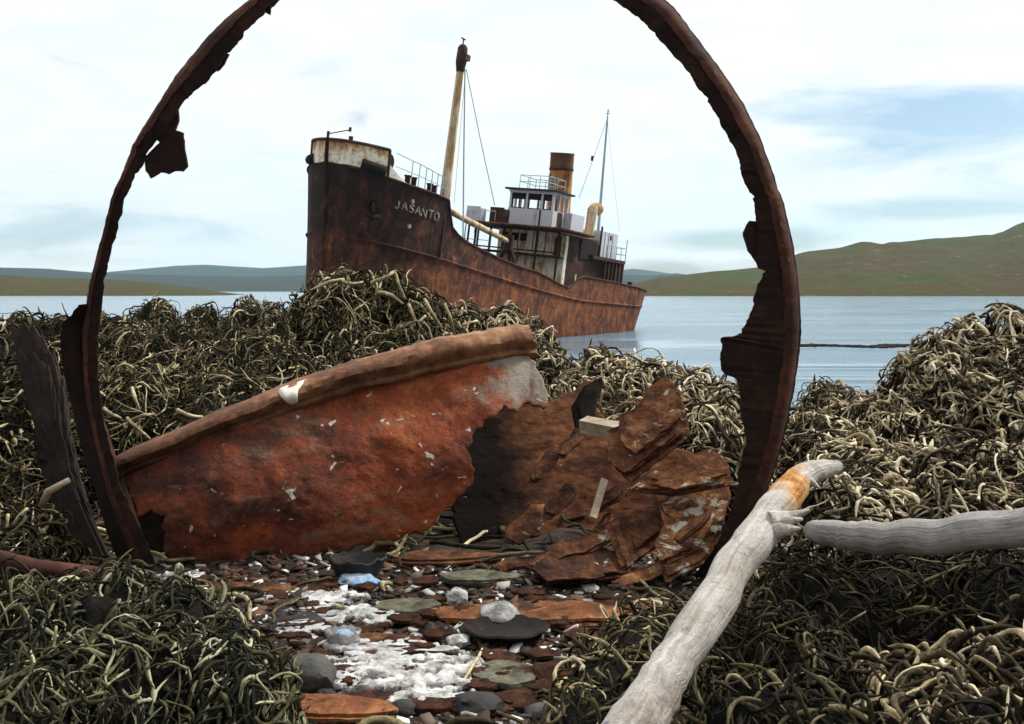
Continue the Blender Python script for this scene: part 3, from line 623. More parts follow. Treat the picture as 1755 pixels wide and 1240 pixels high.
# the stump of the drum wall behind the left side
mb = MB(); sh = [(134,522,3.02),(122,540,3.04),(106,556,3.05),(104,600,3.05),(112,650,3.06),(124,700,3.08),(140,770,3.1),(165,850,3.12),(190,930,3.12),(222,1010,3.1)]
P = []
for k, (x, y, d) in enumerate(dens(sh, 6)):
    P.append((at(x+3*noise.noise(Vector((k*.4, 0, 0))), y, d), at(x+34, y-4, RD(x)+.03)))
mb.add([p for r in P for p in r]+[p+Vector((.0, .02, 0)) for r in P for p in r], [f for i in range(len(P)-1) for f in ((2*i, 2*i+1, 2*i+3, 2*i+2), (2*len(P)+2*i, 2*len(P)+2*i+2, 2*len(P)+2*i+3, 2*len(P)+2*i+1), (2*i, 2*i+2, 2*len(P)+2*i+2, 2*len(P)+2*i))])
mb.build('drum_wall', M['ring'], ring, True, off=ring_o)

# ------------------------------------------------------------------ sheets of plate cut to a ragged outline
def inside(poly, X, Y):
    r = np.zeros(X.shape, bool); n = len(poly); j = n-1
    for i in range(n):
        xi, yi = poly[i]; xj, yj = poly[j]
        with np.errstate(divide='ignore', invalid='ignore'): c = ((yi > Y) != (yj > Y)) & (X < (xj-xi)*(Y-yi)/(yj-yi+1e-12)+xi)
        r ^= c; j = i
    return r
def sheet(name, poly, depth, mat, parent=None, thick=.012, res=4, rag=4., rough=.006, off=None, smooth=True, rs=6., seed=0, strata=0.):
    xs = np.arange(min(p[0] for p in poly)-8, max(p[0] for p in poly)+8, res); ys = np.arange(min(p[1] for p in poly)-8, max(p[1] for p in poly)+8, res)
    X, Y = np.meshgrid((xs[:-1]+xs[1:])/2, (ys[:-1]+ys[1:])/2)
    nx = np.array([[rag*noise.fractal(Vector((x*.045, y*.045, 3+seed)), .9, 2, 4) for x in X[0]] for y in Y[:, 0]])
    ny = np.array([[rag*noise.fractal(Vector((x*.045, y*.045, 13+seed)), .9, 2, 4) for x in X[0]] for y in Y[:, 0]])
    keep = inside(poly, X+nx, Y+ny)
    idx = {}; mb = MB(); vs = []; fs = []
    def vid(i, j):
        if (i, j) not in idx:
            x, y = xs[j], ys[i]; p = at(x, y, depth(x, y))
            p += Vector((0, 1, .3))*rough*(noise.fractal(p*rs, .9, 2, 6))
            if strata: q = 2.6*noise.fractal(Vector((p.x*3.2+p.z*2.4+seed, p.z*7-p.x*2.6, p.y*2)), .9, 2, 5); p += Vector((0, -1, .35))*strata*(math.floor(q)+min(1, (q-math.floor(q))*5))
            idx[(i, j)] = len(vs); vs.append(p)
        return idx[(i, j)]
    for i, j in zip(*np.nonzero(keep)): fs.append((vid(i, j), vid(i, j+1), vid(i+1, j+1), vid(i+1, j)))
    em = {}
    for f in fs:
        for a, b in zip(f, f[1:]+f[:1]): em[(a, b)] = 1
    nb = {}
    for a, b in em:
        if (b, a) not in em: nb.setdefault(a, []).append(b); nb.setdefault(b, []).append(a)
    for _ in range(3):
        new = {v: vs[v]*.4+sum((vs[k] for k in n_), Vector())*(.6/len(n_)) for v, n_ in nb.items()}
        for v, p in new.items(): vs[v] = p
    mb.add(vs, fs)
    if off is None:
        b = Vector([sum(v[i] for v in vs)/len(vs) for i in range(2)]+[min(v[2] for v in vs)]); o = mb.build(name, mat, parent, smooth, loc=b, off=b)
    else: o = mb.build(name, mat, parent, smooth, off=off)
    md = o.modifiers.new('thickness', 'SOLIDIFY'); md.thickness = thick; md.offset = 0
    return o

# fallen dished end plate with its rolled rim
t = NT('plate_rust', .85)
a = t.noise(3.2, 8, .66, None, .6); b = t.noise(13, 7, .7); x_, y_, z_ = t.xyz()
f = t.math('ADD', t.math('MULTIPLY', a, .46), t.math('ADD', t.math('MULTIPLY', b, .32), t.math('MULTIPLY', t.noise(55, 6, .75), .22)))
f = t.math('ADD', t.math('MULTIPLY', t.math('SUBTRACT', f, .5), 1.35), .5)
f = t.math('ADD', f, t.math('MULTIPLY', x_, .11))
c = t.ramp(f, [(.30, (.018, .009, .007)), (.40, (.075, .025, .015)), (.49, (.175, .040, .019)), (.58, (.31, .070, .025)), (.72, (.45, .17, .068))])
pk = t.ramp(t.noise(5.5, 8, .7, None, .5), [(.655, 0.), (.70, 1.)])
c = t.mix(t.ramp(t.noise(6, 8, .75, t.map((.6, 1, 1.6)), .5), [(.52, 0.), (.66, .55)]), c, (.26, .165, .105))
c = t.mix(pk, c, (.30, .24, .17))
c = t.mix(t.ramp(t.noise(16, 3, .5, t.map((1, 1, 1.3)), .8), [(.672, 0.), (.70, 1.)]), c, (.62, .58, .50))
wx = t.math('MULTIPLY', t.math('SUBTRACT', t.math('ADD', x_, t.math('MULTIPLY', z_, .25)), .60), 5.)     # bare grey metal at the torn upper corner
wz = t.math('MULTIPLY', t.math('SUBTRACT', z_, .42), 6.)
gm = t.math('ADD', t.math('MINIMUM', wx, wz), t.math('MULTIPLY', t.math('SUBTRACT', t.noise(9, 7, .7, t.map((1, 1, .4))), .5), 2.4))
c = t.mix(t.ramp(gm, [(.1, 0.), (.5, .85)]), c, (.33, .30, .25))
t.color(c); t.bump(t.math('ADD', t.noise(9, 8, .7), t.math('MULTIPLY', t.noise(60, 6, .75), .8)), 1., .014); M['plate'] = t.m
plate = empty('boiler_plate', gnd(560, 975)); po = plate.location.copy()
tag(plate, 'large curved orange rust plate with rolled rim lying inside the ring', 'boiler plate')
RIM = [(192,791,3.16),(230,771,3.165),(300,738,3.18),(400,696,3.22),(500,657,3.28),(600,624,3.36),(700,596,3.44),(800,574,3.52),(870,562,3.58),(908,560,3.62)]
rim_y = lambda x: float(np.interp(x, [r[0] for r in RIM], [r[1] for r in RIM])); rim_d = lambda x: float(np.interp(x, [r[0] for r in RIM], [r[2] for r in RIM]))
def pd(x, y):
    yt = rim_y(x); q = max(0, min(1.2, (y-yt)/max(40, 975-yt)))
    return rim_d(x)+.05-.10*math.sin(min(q, 1)*math.pi)-.26*q*(x+100)/1000+.02*math.sin(x*.012)
PL = [(215,815),(300,772),(400,728),(500,690),(600,656),(700,628),(800,606),(905,592),(918,620),(935,660),(944,692),(928,702),(905,690),(890,705),(868,690),(850,705),(838,722),(812,740),(800,765),(806,800),(812,825),(790,845),(770,870),(742,896),(700,915),(650,945),(620,930),(560,962),(480,975),(380,985),(290,985),(284,930),(284,880),(240,885)]
sheet('dished_plate', PL, pd, M['plate'], plate, .012, 3, 9, .016, po)
t = NT('rim_rust', .85); x_ = t.xyz()[0]
f = t.math('ADD', t.math('ADD', t.math('MULTIPLY', t.noise(4, 8, .65, None, .4), .6), t.math('MULTIPLY', t.noise(22, 6, .7), .4)), t.math('MULTIPLY', x_, .10))
t.color(t.ramp(f, [(.34, (.03, .014, .010)), (.46, (.11, .045, .022)), (.56, (.23, .11, .055)), (.70, (.36, .22, .12))])); t.bump(t.noise(30, 7, .7), .7, .006); M['plate_rim'] = t.m
sheet('side_wall', [(196,808),(300,775),(304,985),(262,985),(235,930)], lambda x, y: 3.30-.1*(y-800)/180, M['iron_dark'], plate, .012, 4, 3, .012, po)
mb = MB(); rr = dens(RIM, 26)
wid = lambda x: float(np.interp(x, [170, 300, 500, 700, 908], [.027, .036, .041, .049, .054]))
rows = []
for k, (x, y, d) in enumerate(rr):
    O = at(x, y, d); w_ = wid(x); dn = Vector((.28, -.1, -.95)).normalized(); fw = Vector((.05, -1, -.12)).normalized()
    pr_ = [(0, -.06), (-.006, .0), (.10, .035), (.35, .056), (.7, .060), (1.0, .050), (1.3, .030), (1.5, .022), (1.7, .028), (1.9, .022), (2.1, .002), (2.1, -.02), (1.2, -.02), (.4, -.06)]
    rows.append([O+dn*(a*w_)+fw*b+noise.noise_vector((O+dn*a*w_)*7)*.008+noise.noise_vector((O+dn*a*w_)*26)*.004+noise.noise_vector((O+dn*a*w_)*80)*.0018 for a, b in pr_])
m = len(rows[0]); mb.add([p for r in rows for p in r], [(i*m+k, i*m+(k+1) % m, (i+1)*m+(k+1) % m, (i+1)*m+k) for i in range(len(rows)-1) for k in range(m)]+[tuple(range(m)), tuple((len(rows)-1)*m+k for k in range(m))[::-1]])
mb.build('rolled_rim', M['plate_rim'], plate, 45, off=po)
M['guano'] = plain('bird_lime', (.70, .66, .58), .8, .3, 14)
def rim_pt(x, a, b=.066):
    O = at(x, rim_y(x), rim_d(x)); return O+Vector((.28, -.1, -.95)).normalized()*(a*wid(x))+Vector((.05, -1, -.12)).normalized()*b
mb = MB(); g = [(-.03, 482, 527, .014), (.05, 479, 525, .034), (.2, 483, 520, .052), (.4, 486, 515, .067), (.7, 489, 511, .070), (1.0, 491, 509, .062), (1.25, 492, 507, .046), (1.45, 495, 505, .036)]
vs_ = [rim_pt(x0+(x1-x0)*f+2*noise.noise(Vector((a*6, f*5, 1))), a, b+.006-dz) for dz in (0, .03) for a, x0, x1, b in g for f in (0, .25, .5, .75, 1)]
mb.add(vs_, [(o_+5*i_+k, o_+5*i_+k+1, o_+5*i_+k+6, o_+5*i_+k+5) for o_ in (0, 40) for i_ in range(7) for k in range(4)]+[(p, q, q+40, p+40) for p, q in [(5*i_, 5*i_+5) for i_ in range(7)]+[(5*i_+4, 5*i_+9) for i_ in range(7)]+[(k, k+1) for k in range(4)]+[(35+k, 36+k) for k in range(4)]])
mb.build('lime_patch', M['guano'], plate, True, off=po)

# the rest of the drum: curved inner wall to the right of the hole
def dd(x, y):
    u = (x-820)/430; v = (y-650)/350
    return 4.15-.95*min(1.2, max(0, v))**.9-.35*max(0, u)**1.6+.10*math.sin(u*3)
DR = [(800,690),(870,690),(940,690),(985,672),(1000,660),(1025,655),(1020,700),(1050,730),(1090,745),(1130,760),(1180,775),(1230,785),(1252,815),(1245,870),(1225,930),(1200,985),(1150,1005),(1060,1010),(960,1000),(880,985),(800,960),(780,900),(760,800)]
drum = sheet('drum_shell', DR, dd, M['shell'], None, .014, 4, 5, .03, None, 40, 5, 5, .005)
tag(drum, 'dark brown curved drum shell beside the torn edge of the orange plate', 'drum shell')
# loose slabs lying on it
def slab(name, poly, d0, gx, gy, mat, label, cat='rust slab', thick=.03, group=None, seed=0, layers=5, rag=3.5):
    """a stack of thin rust layers, each broken off a little short of the one below"""
    rg = random.Random(seed*13+5); cx = sum(p[0] for p in poly)/len(poly); cy = sum(p[1] for p in poly)/len(poly)
    pl = lambda x, y: at(x, y, d0+gx*(x-cx)/100+gy*(y-cy)/100)
    nrm = (pl(cx+50, cy)-pl(cx, cy)).cross(pl(cx, cy+50)-pl(cx, cy)).normalized()
    if nrm.y > 0: nrm = -nrm
    mb = MB(); tints = []; th_ = thick/layers; base = 0
    for k in range(layers):
        f = 1-.085*k*rg.uniform(.5, 1.4); ox = rg.uniform(-9, 9)*k*.6; oy = rg.uniform(-7, 7)*k*.6; q = []
        for i in range(len(poly)):
            a = np.array(poly[i], float); b = np.array(poly[(i+1) % len(poly)], float); n = max(1, int(np.hypot(*(b-a))/5))
            for j in range(n):
                p = a+(b-a)*j/n; e = noise.fractal(Vector((p[0]*.05+k*3, p[1]*.05, seed)), .7, 2.2, 5)*rag
                x = cx+(p[0]-cx)*(f+e*.012)+ox; y = cy+(p[1]-cy)*(f+e*.012)+oy; q.append((x, y))
        z0 = th_*k*1.02; wv = lambda x, y: .006*noise.noise(Vector((x*.03, y*.03, seed+k*.2)))
        fr = [pl(x, y)+nrm*(z0+th_*rg.uniform(.85, 1.05)*0+th_+wv(x, y)) for x, y in q]; bk = [pl(x, y)+nrm*(z0+wv(x, y)*.5) for x, y in q]
        # fan of small faces so the top can undulate
        n = len(q); c_ = pl(cx+ox, cy+oy)+nrm*(z0+th_); b0 = len(mb.v); rings = [fr]
        for g in (.8, .55, .28): rings.append([c_+(p-c_)*g+nrm*(.007*noise.noise((c_+(p-c_)*g)*14+Vector((seed, k, 0)))) for p in fr])
        mb.add([p for rr_ in rings for p in rr_]+[c_]+bk, [(i*n+j, i*n+(j+1) % n, (i+1)*n+(j+1) % n, (i+1)*n+j) for i in range(3) for j in range(n)]+[(3*n+j, 3*n+(j+1) % n, 4*n) for j in range(n)]+[(4*n+1+j, 4*n+1+(j+1) % n, (j+1) % n, j) for j in range(n)]+[tuple(range(5*n, 4*n, -1))])
        tints += [rg.random()]*(5*n+1)
    o = solo(mb, name, mat, label, cat, group, 25)
    if len(o.data.vertices) == len(tints): o.data.attributes.new('tint', 'FLOAT', 'POINT').data.foreach_set('value', tints)
    return o
def strata_mat(name, stops, spl):
    t = NT(name, .95, .12)
    ti = t.n('Attribute', attribute_name='tint').outputs['Fac']
    sv = t.map((1.4, 1, 3.2), (0, .75, 0))
    f = t.math('ADD', t.math('MULTIPLY', t.noise(7, 8, .72, sv, .5), .6), t.math('MULTIPLY', t.noise(34, 6, .75), .4))
    f = t.math('ADD', t.math('ADD', t.math('MULTIPLY', t.math('SUBTRACT', f, .5), 1.5), .42), t.math('MULTIPLY', ti, .16))
    c = t.ramp(f, stops)
    c = t.mix(t.ramp(t.math('ADD', t.noise(9, 7, .72, sv, .8), t.math('MULTIPLY', ti, .05)), [(spl, 0.), (spl+.05, 1.)]), c, (.40, .36, .30))
    t.color(c); t.bump(t.math('ADD', t.noise(20, 8, .72, sv), t.math('MULTIPLY', t.noise(90, 5, .7), .5)), 1., .010); return t.m
M['slab'] = strata_mat('layered_rust', [(.30, (.020, .009, .007)), (.43, (.070, .027, .015)), (.56, (.16, .062, .027)), (.72, (.32, .165, .075))], .61)
M['slab_white'] = strata_mat('lime_splashed_rust', [(.30, (.022, .010, .007)), (.43, (.085, .034, .017)), (.55, (.21, .085, .032)), (.70, (.38, .21, .085))], .55)
M['slab_dark'] = strata_mat('dark_layered_rust', [(.30, (.014, .007, .006)), (.45, (.055, .022, .012)), (.58, (.13, .053, .024)), (.74, (.28, .15, .065))], .655)
slab('rust_slab', [(1046,742),(1098,724),(1104,688),(1142,658),(1168,672),(1184,748),(1082,828),(1052,800)], 3.18, -.05, -.14, M['slab'], 'upright orange brown rust slab with a pointed top, above the other slabs', seed=2, thick=.05, layers=6)
slab('rust_slab', [(1078,840),(1120,806),(1212,772),(1250,800),(1252,832),(1150,852)], 3.04, -.04, -.16, M['slab'], 'long rust slab with a pale grey top, right below the pointed one', seed=3, thick=.04)
slab('rust_slab', [(1132,872),(1250,840),(1236,912),(1206,968),(1140,1000),(1128,958),(1160,902)], 2.93, -.05, -.2, M['slab_white'], 'white splashed rust slab against the right foot of the ring', seed=4, thick=.03)
slab('rust_slab', [(1040,900),(1124,862),(1142,924),(1068,982),(1050,936)], 2.98, -.02, -.2, M['slab_dark'], 'dark brown square rust slab low in the curved drum shell', seed=5, thick=.03)
slab('rust_slab', [(900,972),(958,930),(1052,948),(1082,992),(940,1002)], 2.92, 0, -.35, M['slab_dark'], 'flat dark rust slab at the bottom of the drum shell', seed=6, thick=.025)
slab('iron_shard', [(985,735),(978,700),(1000,664),(1026,652),(1030,668),(1018,700),(1012,735)], 3.55, .0, -.1, M['iron_dark'], 'dark pointed iron shard standing beside the pale plank end', 'iron shard', .03, seed=7, layers=3)
slab('leaning_plate', [(22,572),(60,568),(92,600),(112,660),(122,740),(140,820),(165,900),(205,985),(225,1030),(150,1030),(118,960),(95,880),(66,800),(60,720),(40,650)], 3.36, -.05, -.10, M['iron_dark'], 'black iron plate leaning in the kelp left of the ring', 'iron plate', .03, seed=8, layers=3, rag=9)
for k, (px, py, w_, h_, an, d_) in enumerate(((900,900,90,34,-.7,3.22),(960,860,80,26,-.8,3.2),(930,800,70,24,-.9,3.4),(1000,935,120,34,-.35,2.98),(980,760,70,22,-.8,3.42),(1050,855,70,20,-.6,3.1),(1100,985,110,26,-.3,2.86),(1190,905,80,18,-.7,2.86),(900,965,110,22,-.15,2.98),(1030,905,60,18,-.9,3.05))):
    ca, sa = math.cos(an), math.sin(an)
    slab('rust_flake', [(px+ca*x*w_-sa*y*h_, py+sa*x*w_+ca*y*h_) for x, y in ((-.5,-.1),(-.3,-.5),(.05,-.38),(.3,-.5),(.52,-.1),(.4,.3),(.1,.5),(-.2,.35),(-.42,.4))], d_, .0, -.22, M['slab_dark'] if k % 3 else M['slab'], 'thin rust flake stuck slantwise on the curved drum shell', 'rust flake', .014, 'rust flakes on the drum shell', 30+k, 3, 5)
M['plank'] = rust('bleached_wood', (.13, .09, .06), (.30, .23, .165), (.46, .39, .30), 5, .7, .006, (1, 6, 6), .3, .66)
mb = MB(); mb.bar(at(1000, 727, 3.35), at(1078, 742, 3.24), .05, .045, (0, -.3, 1)); o = solo(mb, 'plank', M['plank'], 'short pale wooden plank end sticking out beside the pointed rust slab', 'plank')
mb = MB(); mb.bar(at(1016, 888, 3.0), at(1036, 822, 3.12), .022, .012, (0, -1, .2)); solo(mb, 'iron_strip', M['plank'], 'thin grey strip stuck on the brown drum shell', 'strip')
mb = MB(); mb.tube([at(-40, 948, 2.6), at(60, 972, 2.65), at(150, 985, 2.72), at(236, 1000, 2.8)], .022, 8, jit=.3); solo(mb, 'iron_bar', M['ring_lip'], 'rusty iron bar lying in the kelp at the left edge', 'iron bar', smooth=True)
mb = MB(); mb.tube([at(72, 868, 3.0), at(84, 842, 3.0), at(118, 822, 3.0)], [.012, .014, .010], 6, jit=.3); solo(mb, 'branch', M['plank'], 'pale bent twig in front of the black leaning plate', 'twig', smooth=True)

# ------------------------------------------------------------------ driftwood
t = NT('driftwood', .8)
ax = t.n('Attribute', attribute_name='along').outputs['Fac']
gv = t.n('Attribute', attribute_name='grain').outputs['Vector']
g = t.noise(2.6, 8, .7, t.map((1.2, 1.2, .8), (0, 0, 0), gv), .9); g2 = t.noise(11, 8, .75); g3 = t.noise(3.2, 5, .7, t.map((5, 5, .35), (0, 0, 0), gv))
c = t.ramp(t.math('ADD', t.math('MULTIPLY', g, .4), t.math('MULTIPLY', g2, .6)), [(.34, (.13, .10, .08)), (.43, (.33, .285, .245)), (.53, (.48, .44, .40)), (.68, (.61, .58, .54))])
crk = t.ramp(g3, [(.285, 1.), (.315, 0.)]); c = t.mix(crk, c, (.06, .05, .045))
oc = t.ramp(t.math('ADD', t.math('ABSOLUTE', t.math('SUBTRACT', ax, .705)), t.math('MULTIPLY', t.math('SUBTRACT', t.noise(11, 7, .75), .5), .34)), [(.05, 1.), (.10, 0.)])
c = t.mix(t.ramp(t.noise(38, 5, .7), [(.60, 0.), (.68, .75)]), c, (.15, .15, .18))
c = t.mix(oc, c, t.ramp(t.noise(26, 6, .7), [(.35, (.26, .10, .03)), (.5, (.52, .24, .06)), (.66, (.62, .44, .24))])); t.color(c); t.bump(t.math('SUBTRACT', t.math('ADD', t.noise(30, 7, .7), t.math('MULTIPLY', g, 1.2)), t.math('MULTIPLY', crk, 1.5)), 1., .008); M['drift'] = t.m
t = NT('grey_driftwood', .85)
gv = t.n('Attribute', attribute_name='grain').outputs['Vector']
g = t.math('ADD', t.math('MULTIPLY', t.noise(2.4, 8, .72, t.map((1.7, 1.7, .5), (0, 0, 0), gv), .8), .55), t.math('MULTIPLY', t.noise(15, 8, .75), .45))
c = t.ramp(g, [(.30, (.10, .085, .075)), (.45, (.30, .27, .25)), (.6, (.48, .46, .45)), (.72, (.60, .58, .56))])
c = t.mix(t.ramp(t.noise(3, 5, .7, t.map((5, 5, .3), (0, 0, 0), gv)), [(.33, 1.), (.37, 0.)]), c, (.04, .033, .03))
t.color(c); t.bump(g, 1., .02); M['drift_grey'] = t.m
def wood(name, pts, rad, mat, label, n=22, extra=(), flat=1.):
    q = dens([(*p, r) for p, r in zip([tuple(x) for x in pts], rad)], 7)
    mb = MB(); mb.tube([Vector(x[:3]) for x in q], [x[3] for x in q], n, True, .22); na = len(mb.v)
    for e in extra: mb.tube([Vector(x) for x in e[0]], e[1], 8, True, .35)
    o = solo(mb, name, mat, label, 'driftwood', None, 50)
    at_ = o.data.attributes.new('along', 'FLOAT', 'POINT'); d = np.zeros(len(o.data.vertices)); k = min(na, len(d)); d[:k] = (np.arange(k)//n)/(len(q)-1)
    at_.data.foreach_set('value', d)
    wv = np.zeros((len(o.data.vertices), 3)); an = (np.arange(k) % n)*2*math.pi/n; wv[:k, 0] = np.cos(an); wv[:k, 1] = np.sin(an); wv[:k, 2] = d[:k]*3.0
    wv[k:] = [tuple(v.co*18) for v in o.data.vertices[k:]] if k < len(wv) else wv[k:]
    o.data.attributes.new('grain', 'FLOAT_VECTOR', 'POINT').data.foreach_set('vector', wv.ravel())
    return o
pxr = lambda p, d: p/F*d
wood('driftwood_branch', [at(1055, 1330, 1.55), at(1092, 1240, 1.62), at(1150, 1145, 1.72), at(1210, 1050, 1.84), at(1262, 968, 1.96), at(1310, 900, 2.08), at(1346, 852, 2.18), at(1372, 820, 2.26), at(1402, 805, 2.32), at(1436, 800, 2.38)],
     [pxr(53, 1.55), pxr(47, 1.62), pxr(37, 1.72), pxr(34, 1.84), pxr(34, 1.96), pxr(31, 2.08), pxr(28, 2.18), pxr(23, 2.26), pxr(18, 2.32), pxr(10, 2.38)], M['drift'],
     'long bleached white driftwood branch with an orange patch leaning against the ring', 22,
     [([at(1322, 896, 2.06), at(1345, 890, 2.06), at(1362, 884, 2.06), at(1388, 874, 2.05)], [.026, .020, .013, .004]), ([at(1318, 905, 2.05), at(1350, 893, 2.04), at(1376, 889, 2.04)], [.018, .012, .003]), ([at(1312, 915, 2.05), at(1340, 909, 2.03), at(1372, 905, 2.02)], [.024, .014, .003]), ([at(1372, 822, 2.25), at(1392, 826, 2.24), at(1404, 836, 2.24)], [.016, .010, .003])])
wood('driftwood_log', [at(1382, 905, 2.34), at(1402, 912, 2.32), at(1450, 917, 2.28), at(1520, 922, 2.24), at(1600, 921, 2.2), at(1680, 910, 2.16), at(1760, 900, 2.12), at(1860, 880, 2.05)],
     [pxr(12, 2.34), pxr(21, 2.3), pxr(25, 2.28), pxr(28, 2.24), pxr(30, 2.2), pxr(32, 2.16), pxr(33, 2.12), pxr(34, 2.05)], M['drift_grey'], 'smooth grey driftwood log lying level in the kelp at the right edge', 24)

# ------------------------------------------------------------------ kelp
def tubes(name, C, R, tint, mats, sides=5, base=None, midx=0):
    """C (N,K,3) centre lines, R (N,K) radii -> arrays of one big mesh"""
    N, K, _ = C.shape
    D = np.empty_like(C); D[:, 1:-1] = C[:, 2:]-C[:, :-2]; D[:, 0] = C[:, 1]-C[:, 0]; D[:, -1] = C[:, -1]-C[:, -2]
    D /= np.linalg.norm(D, axis=2, keepdims=True)+1e-9
    ref = np.array([.21, .33, .92]); U = np.cross(D, ref); U /= np.linalg.norm(U, axis=2, keepdims=True)+1e-9; V = np.cross(D, U)
    a = np.arange(sides)*2*np.pi/sides
    P = C[:, :, None, :]+R[:, :, None, None]*(np.cos(a)[None, None, :, None]*U[:, :, None, :]+np.sin(a)[None, None, :, None]*V[:, :, None, :])
    i = np.arange(N)[:, None, None]*K*sides+np.arange(K-1)[None, :, None]*sides+np.arange(sides)[None, None, :]
    j = np.arange(N)[:, None, None]*K*sides+np.arange(K-1)[None, :, None]*sides+(np.arange(sides)+1)[None, None, :] % sides
    return P.reshape(-1, 3), np.stack([i, j, j+sides, i+sides], -1).reshape(-1, 4), np.repeat(tint, K*sides)
def raw_mesh(name, V, Q, tint, mat_idx, mats, loc):
    me = bpy.data.meshes.new(name); me.vertices.add(len(V)); me.vertices.foreach_set('co', (V-np.array(loc)).astype(np.float32).ravel())
    me.loops.add(Q.size); me.loops.foreach_set('vertex_index', Q.ravel().astype(np.int32)); me.polygons.add(len(Q))
    me.polygons.foreach_set('loop_start', (np.arange(len(Q))*4).astype(np.int32)); me.polygons.foreach_set('loop_total', np.full(len(Q), 4, np.int32))
    me.polygons.foreach_set('material_index', mat_idx.astype(np.int32)); me.polygons.foreach_set('use_smooth', np.ones(len(Q), bool))
    for m in mats: me.materials.append(m)
    me.update(calc_edges=True); me.validate()
    a = me.attributes.new('tint', 'FLOAT', 'POINT'); a.data.foreach_set('value', tint.astype(np.float32))
    o = bpy.data.objects.new(name, me); o.location = loc; return link(o)
def ell_base(c, r, seed, amp=.13, nu=40, nv=22):
    u = np.linspace(0, 2*np.pi, nu+1)[:-1]; v = np.linspace(-.35, np.pi/2, nv)
    V = []
    for b in v:
        for a in u:
            n = Vector((math.cos(a)*math.cos(b), math.sin(a)*math.cos(b), math.sin(b)))
            k = 1+amp*noise.fractal(Vector((n.x*2.3+seed, n.y*2.3, n.z*2.3)), .9, 2, 5)-.05
            V.append((c[0]+n.x*r[0]*k, c[1]+n.y*r[1]*k, c[2]+n.z*r[2]*k))
    Q = [(i*nu+j, i*nu+(j+1) % nu, (i+1)*nu+(j+1) % nu, (i+1)*nu+j) for i in range(nv-1) for j in range(nu)]
    return np.array(V), np.array(Q)
def strands(c, r, n, seed, ln, rad, lift, K=9, curl=1.0, tmin=0., tmax=1.):
    rg = np.random.default_rng(seed+100); m = n*3
    nv = rg.normal(size=(m, 3)); nv /= np.linalg.norm(nv, axis=1, keepdims=True)
    area = np.sqrt((nv[:, 0]/r[0])**2+(nv[:, 1]/r[1])**2+(nv[:, 2]/r[2])**2); area /= area.max()
    nv = nv[(nv[:, 2] > -.15) & (nv[:, 1] < .75) & (rg.random(m) < area)][:n]; n = len(nv)
    rm = np.array(r); tg = np.cross(nv, rg.normal(size=(n, 3)))
    tg -= nv*np.sum(tg*nv, 1, keepdims=True); tg /= np.linalg.norm(tg, axis=1, keepdims=True)+1e-9
    def clamp_ln(sig, k): return np.clip(rg.lognormal(0, sig, k), .55, 1.9)
    L = ln*.8*clamp_ln(.5, n); k0 = rg.normal(size=n)*curl; C = np.empty((n, K, 3))
    l0 = (rg.random(n)-.25)*lift*.8; l1 = lift*(rg.random(n)**3)*2.2; fr = rg.random(n) < .16; sl_ = np.where(fr, rg.random(n)*lift*2.2, 0); ph_ = rg.random(n)*2-.5
    cur = nv.copy(); t_ = tg.copy(); step = L/(K-1)
    for k in range(K):
        f = k/(K-1)
        up = l0+l1*np.sin(np.pi*np.clip(f*1.15+.25*ph_, 0, 1))+sl_*f**1.5
        nn = cur/rm; nn /= np.linalg.norm(nn, axis=1, keepdims=True)
        lump = np.array([1+.11*noise.noise(Vector((q[0]*3.1+seed, q[1]*3.1, q[2]*3.1))) for q in cur])[:, None]
        C[:, k] = np.array(c)+cur*rm*lump+nn*up[:, None]
        ang = (k0/(K-1))+rg.normal(size=n)*.24*curl
        b = np.cross(cur, t_); t_ = t_*np.cos(ang)[:, None]+b*np.sin(ang)[:, None]
        scale = np.linalg.norm(t_*rm, axis=1); cur = cur+t_*(step/np.maximum(scale, .08))[:, None]; cur /= np.linalg.norm(cur, axis=1, keepdims=True)
        t_ -= cur*np.sum(cur*t_, 1, keepdims=True); t_ /= np.linalg.norm(t_, axis=1, keepdims=True)+1e-9
    for _ in range(2): C[:, 1:-1] = (C[:, :-2]+2*C[:, 1:-1]+C[:, 2:])/4
    base = rad*clamp_ln(.42, n)
    R = base[:, None]*np.array([.6]+[1.]*(K-3)+[.85, .35])[None]*np.clip(1+.24*rg.normal(size=(n, K)), .5, 1.6)
    tint = tmin+(tmax-tmin)*rg.beta(1.05, 1.75, n)
    # forks: a short side arm leaving each of some strands
    q = np.nonzero(rg.random(n) < .45)[0]; k0_ = 3+rg.integers(0, 3, len(q)); A = C[q, k0_]; d = C[q, k0_+1]-A; d /= np.linalg.norm(d, axis=1, keepdims=True)+1e-9
    nn = nv[q]/rm; nn /= np.linalg.norm(nn, axis=1, keepdims=True); sd = np.cross(d, nn)*rg.choice([-1, 1], (len(q), 1)); fl = (L[q]*.3*(.6+.8*rg.random(len(q))))[:, None]; cb_ = rg.normal(size=(len(q), 1))*.5
    up2 = rg.random((len(q), 1))*.5
    C2 = np.stack([A+fl*(f*(d*(.75-.3*f*cb_)+sd*(.65+.4*f*cb_)+nn*up2*f)) for f in np.linspace(0, 1, K)], 1)
    R2 = base[q][:, None]*np.linspace(.9, .35, K)[None]
    return np.concatenate([C, C2]), np.concatenate([R, R2]), np.concatenate([tint, np.clip(tint[q]+.08, -1, 2)])
HS = [0]
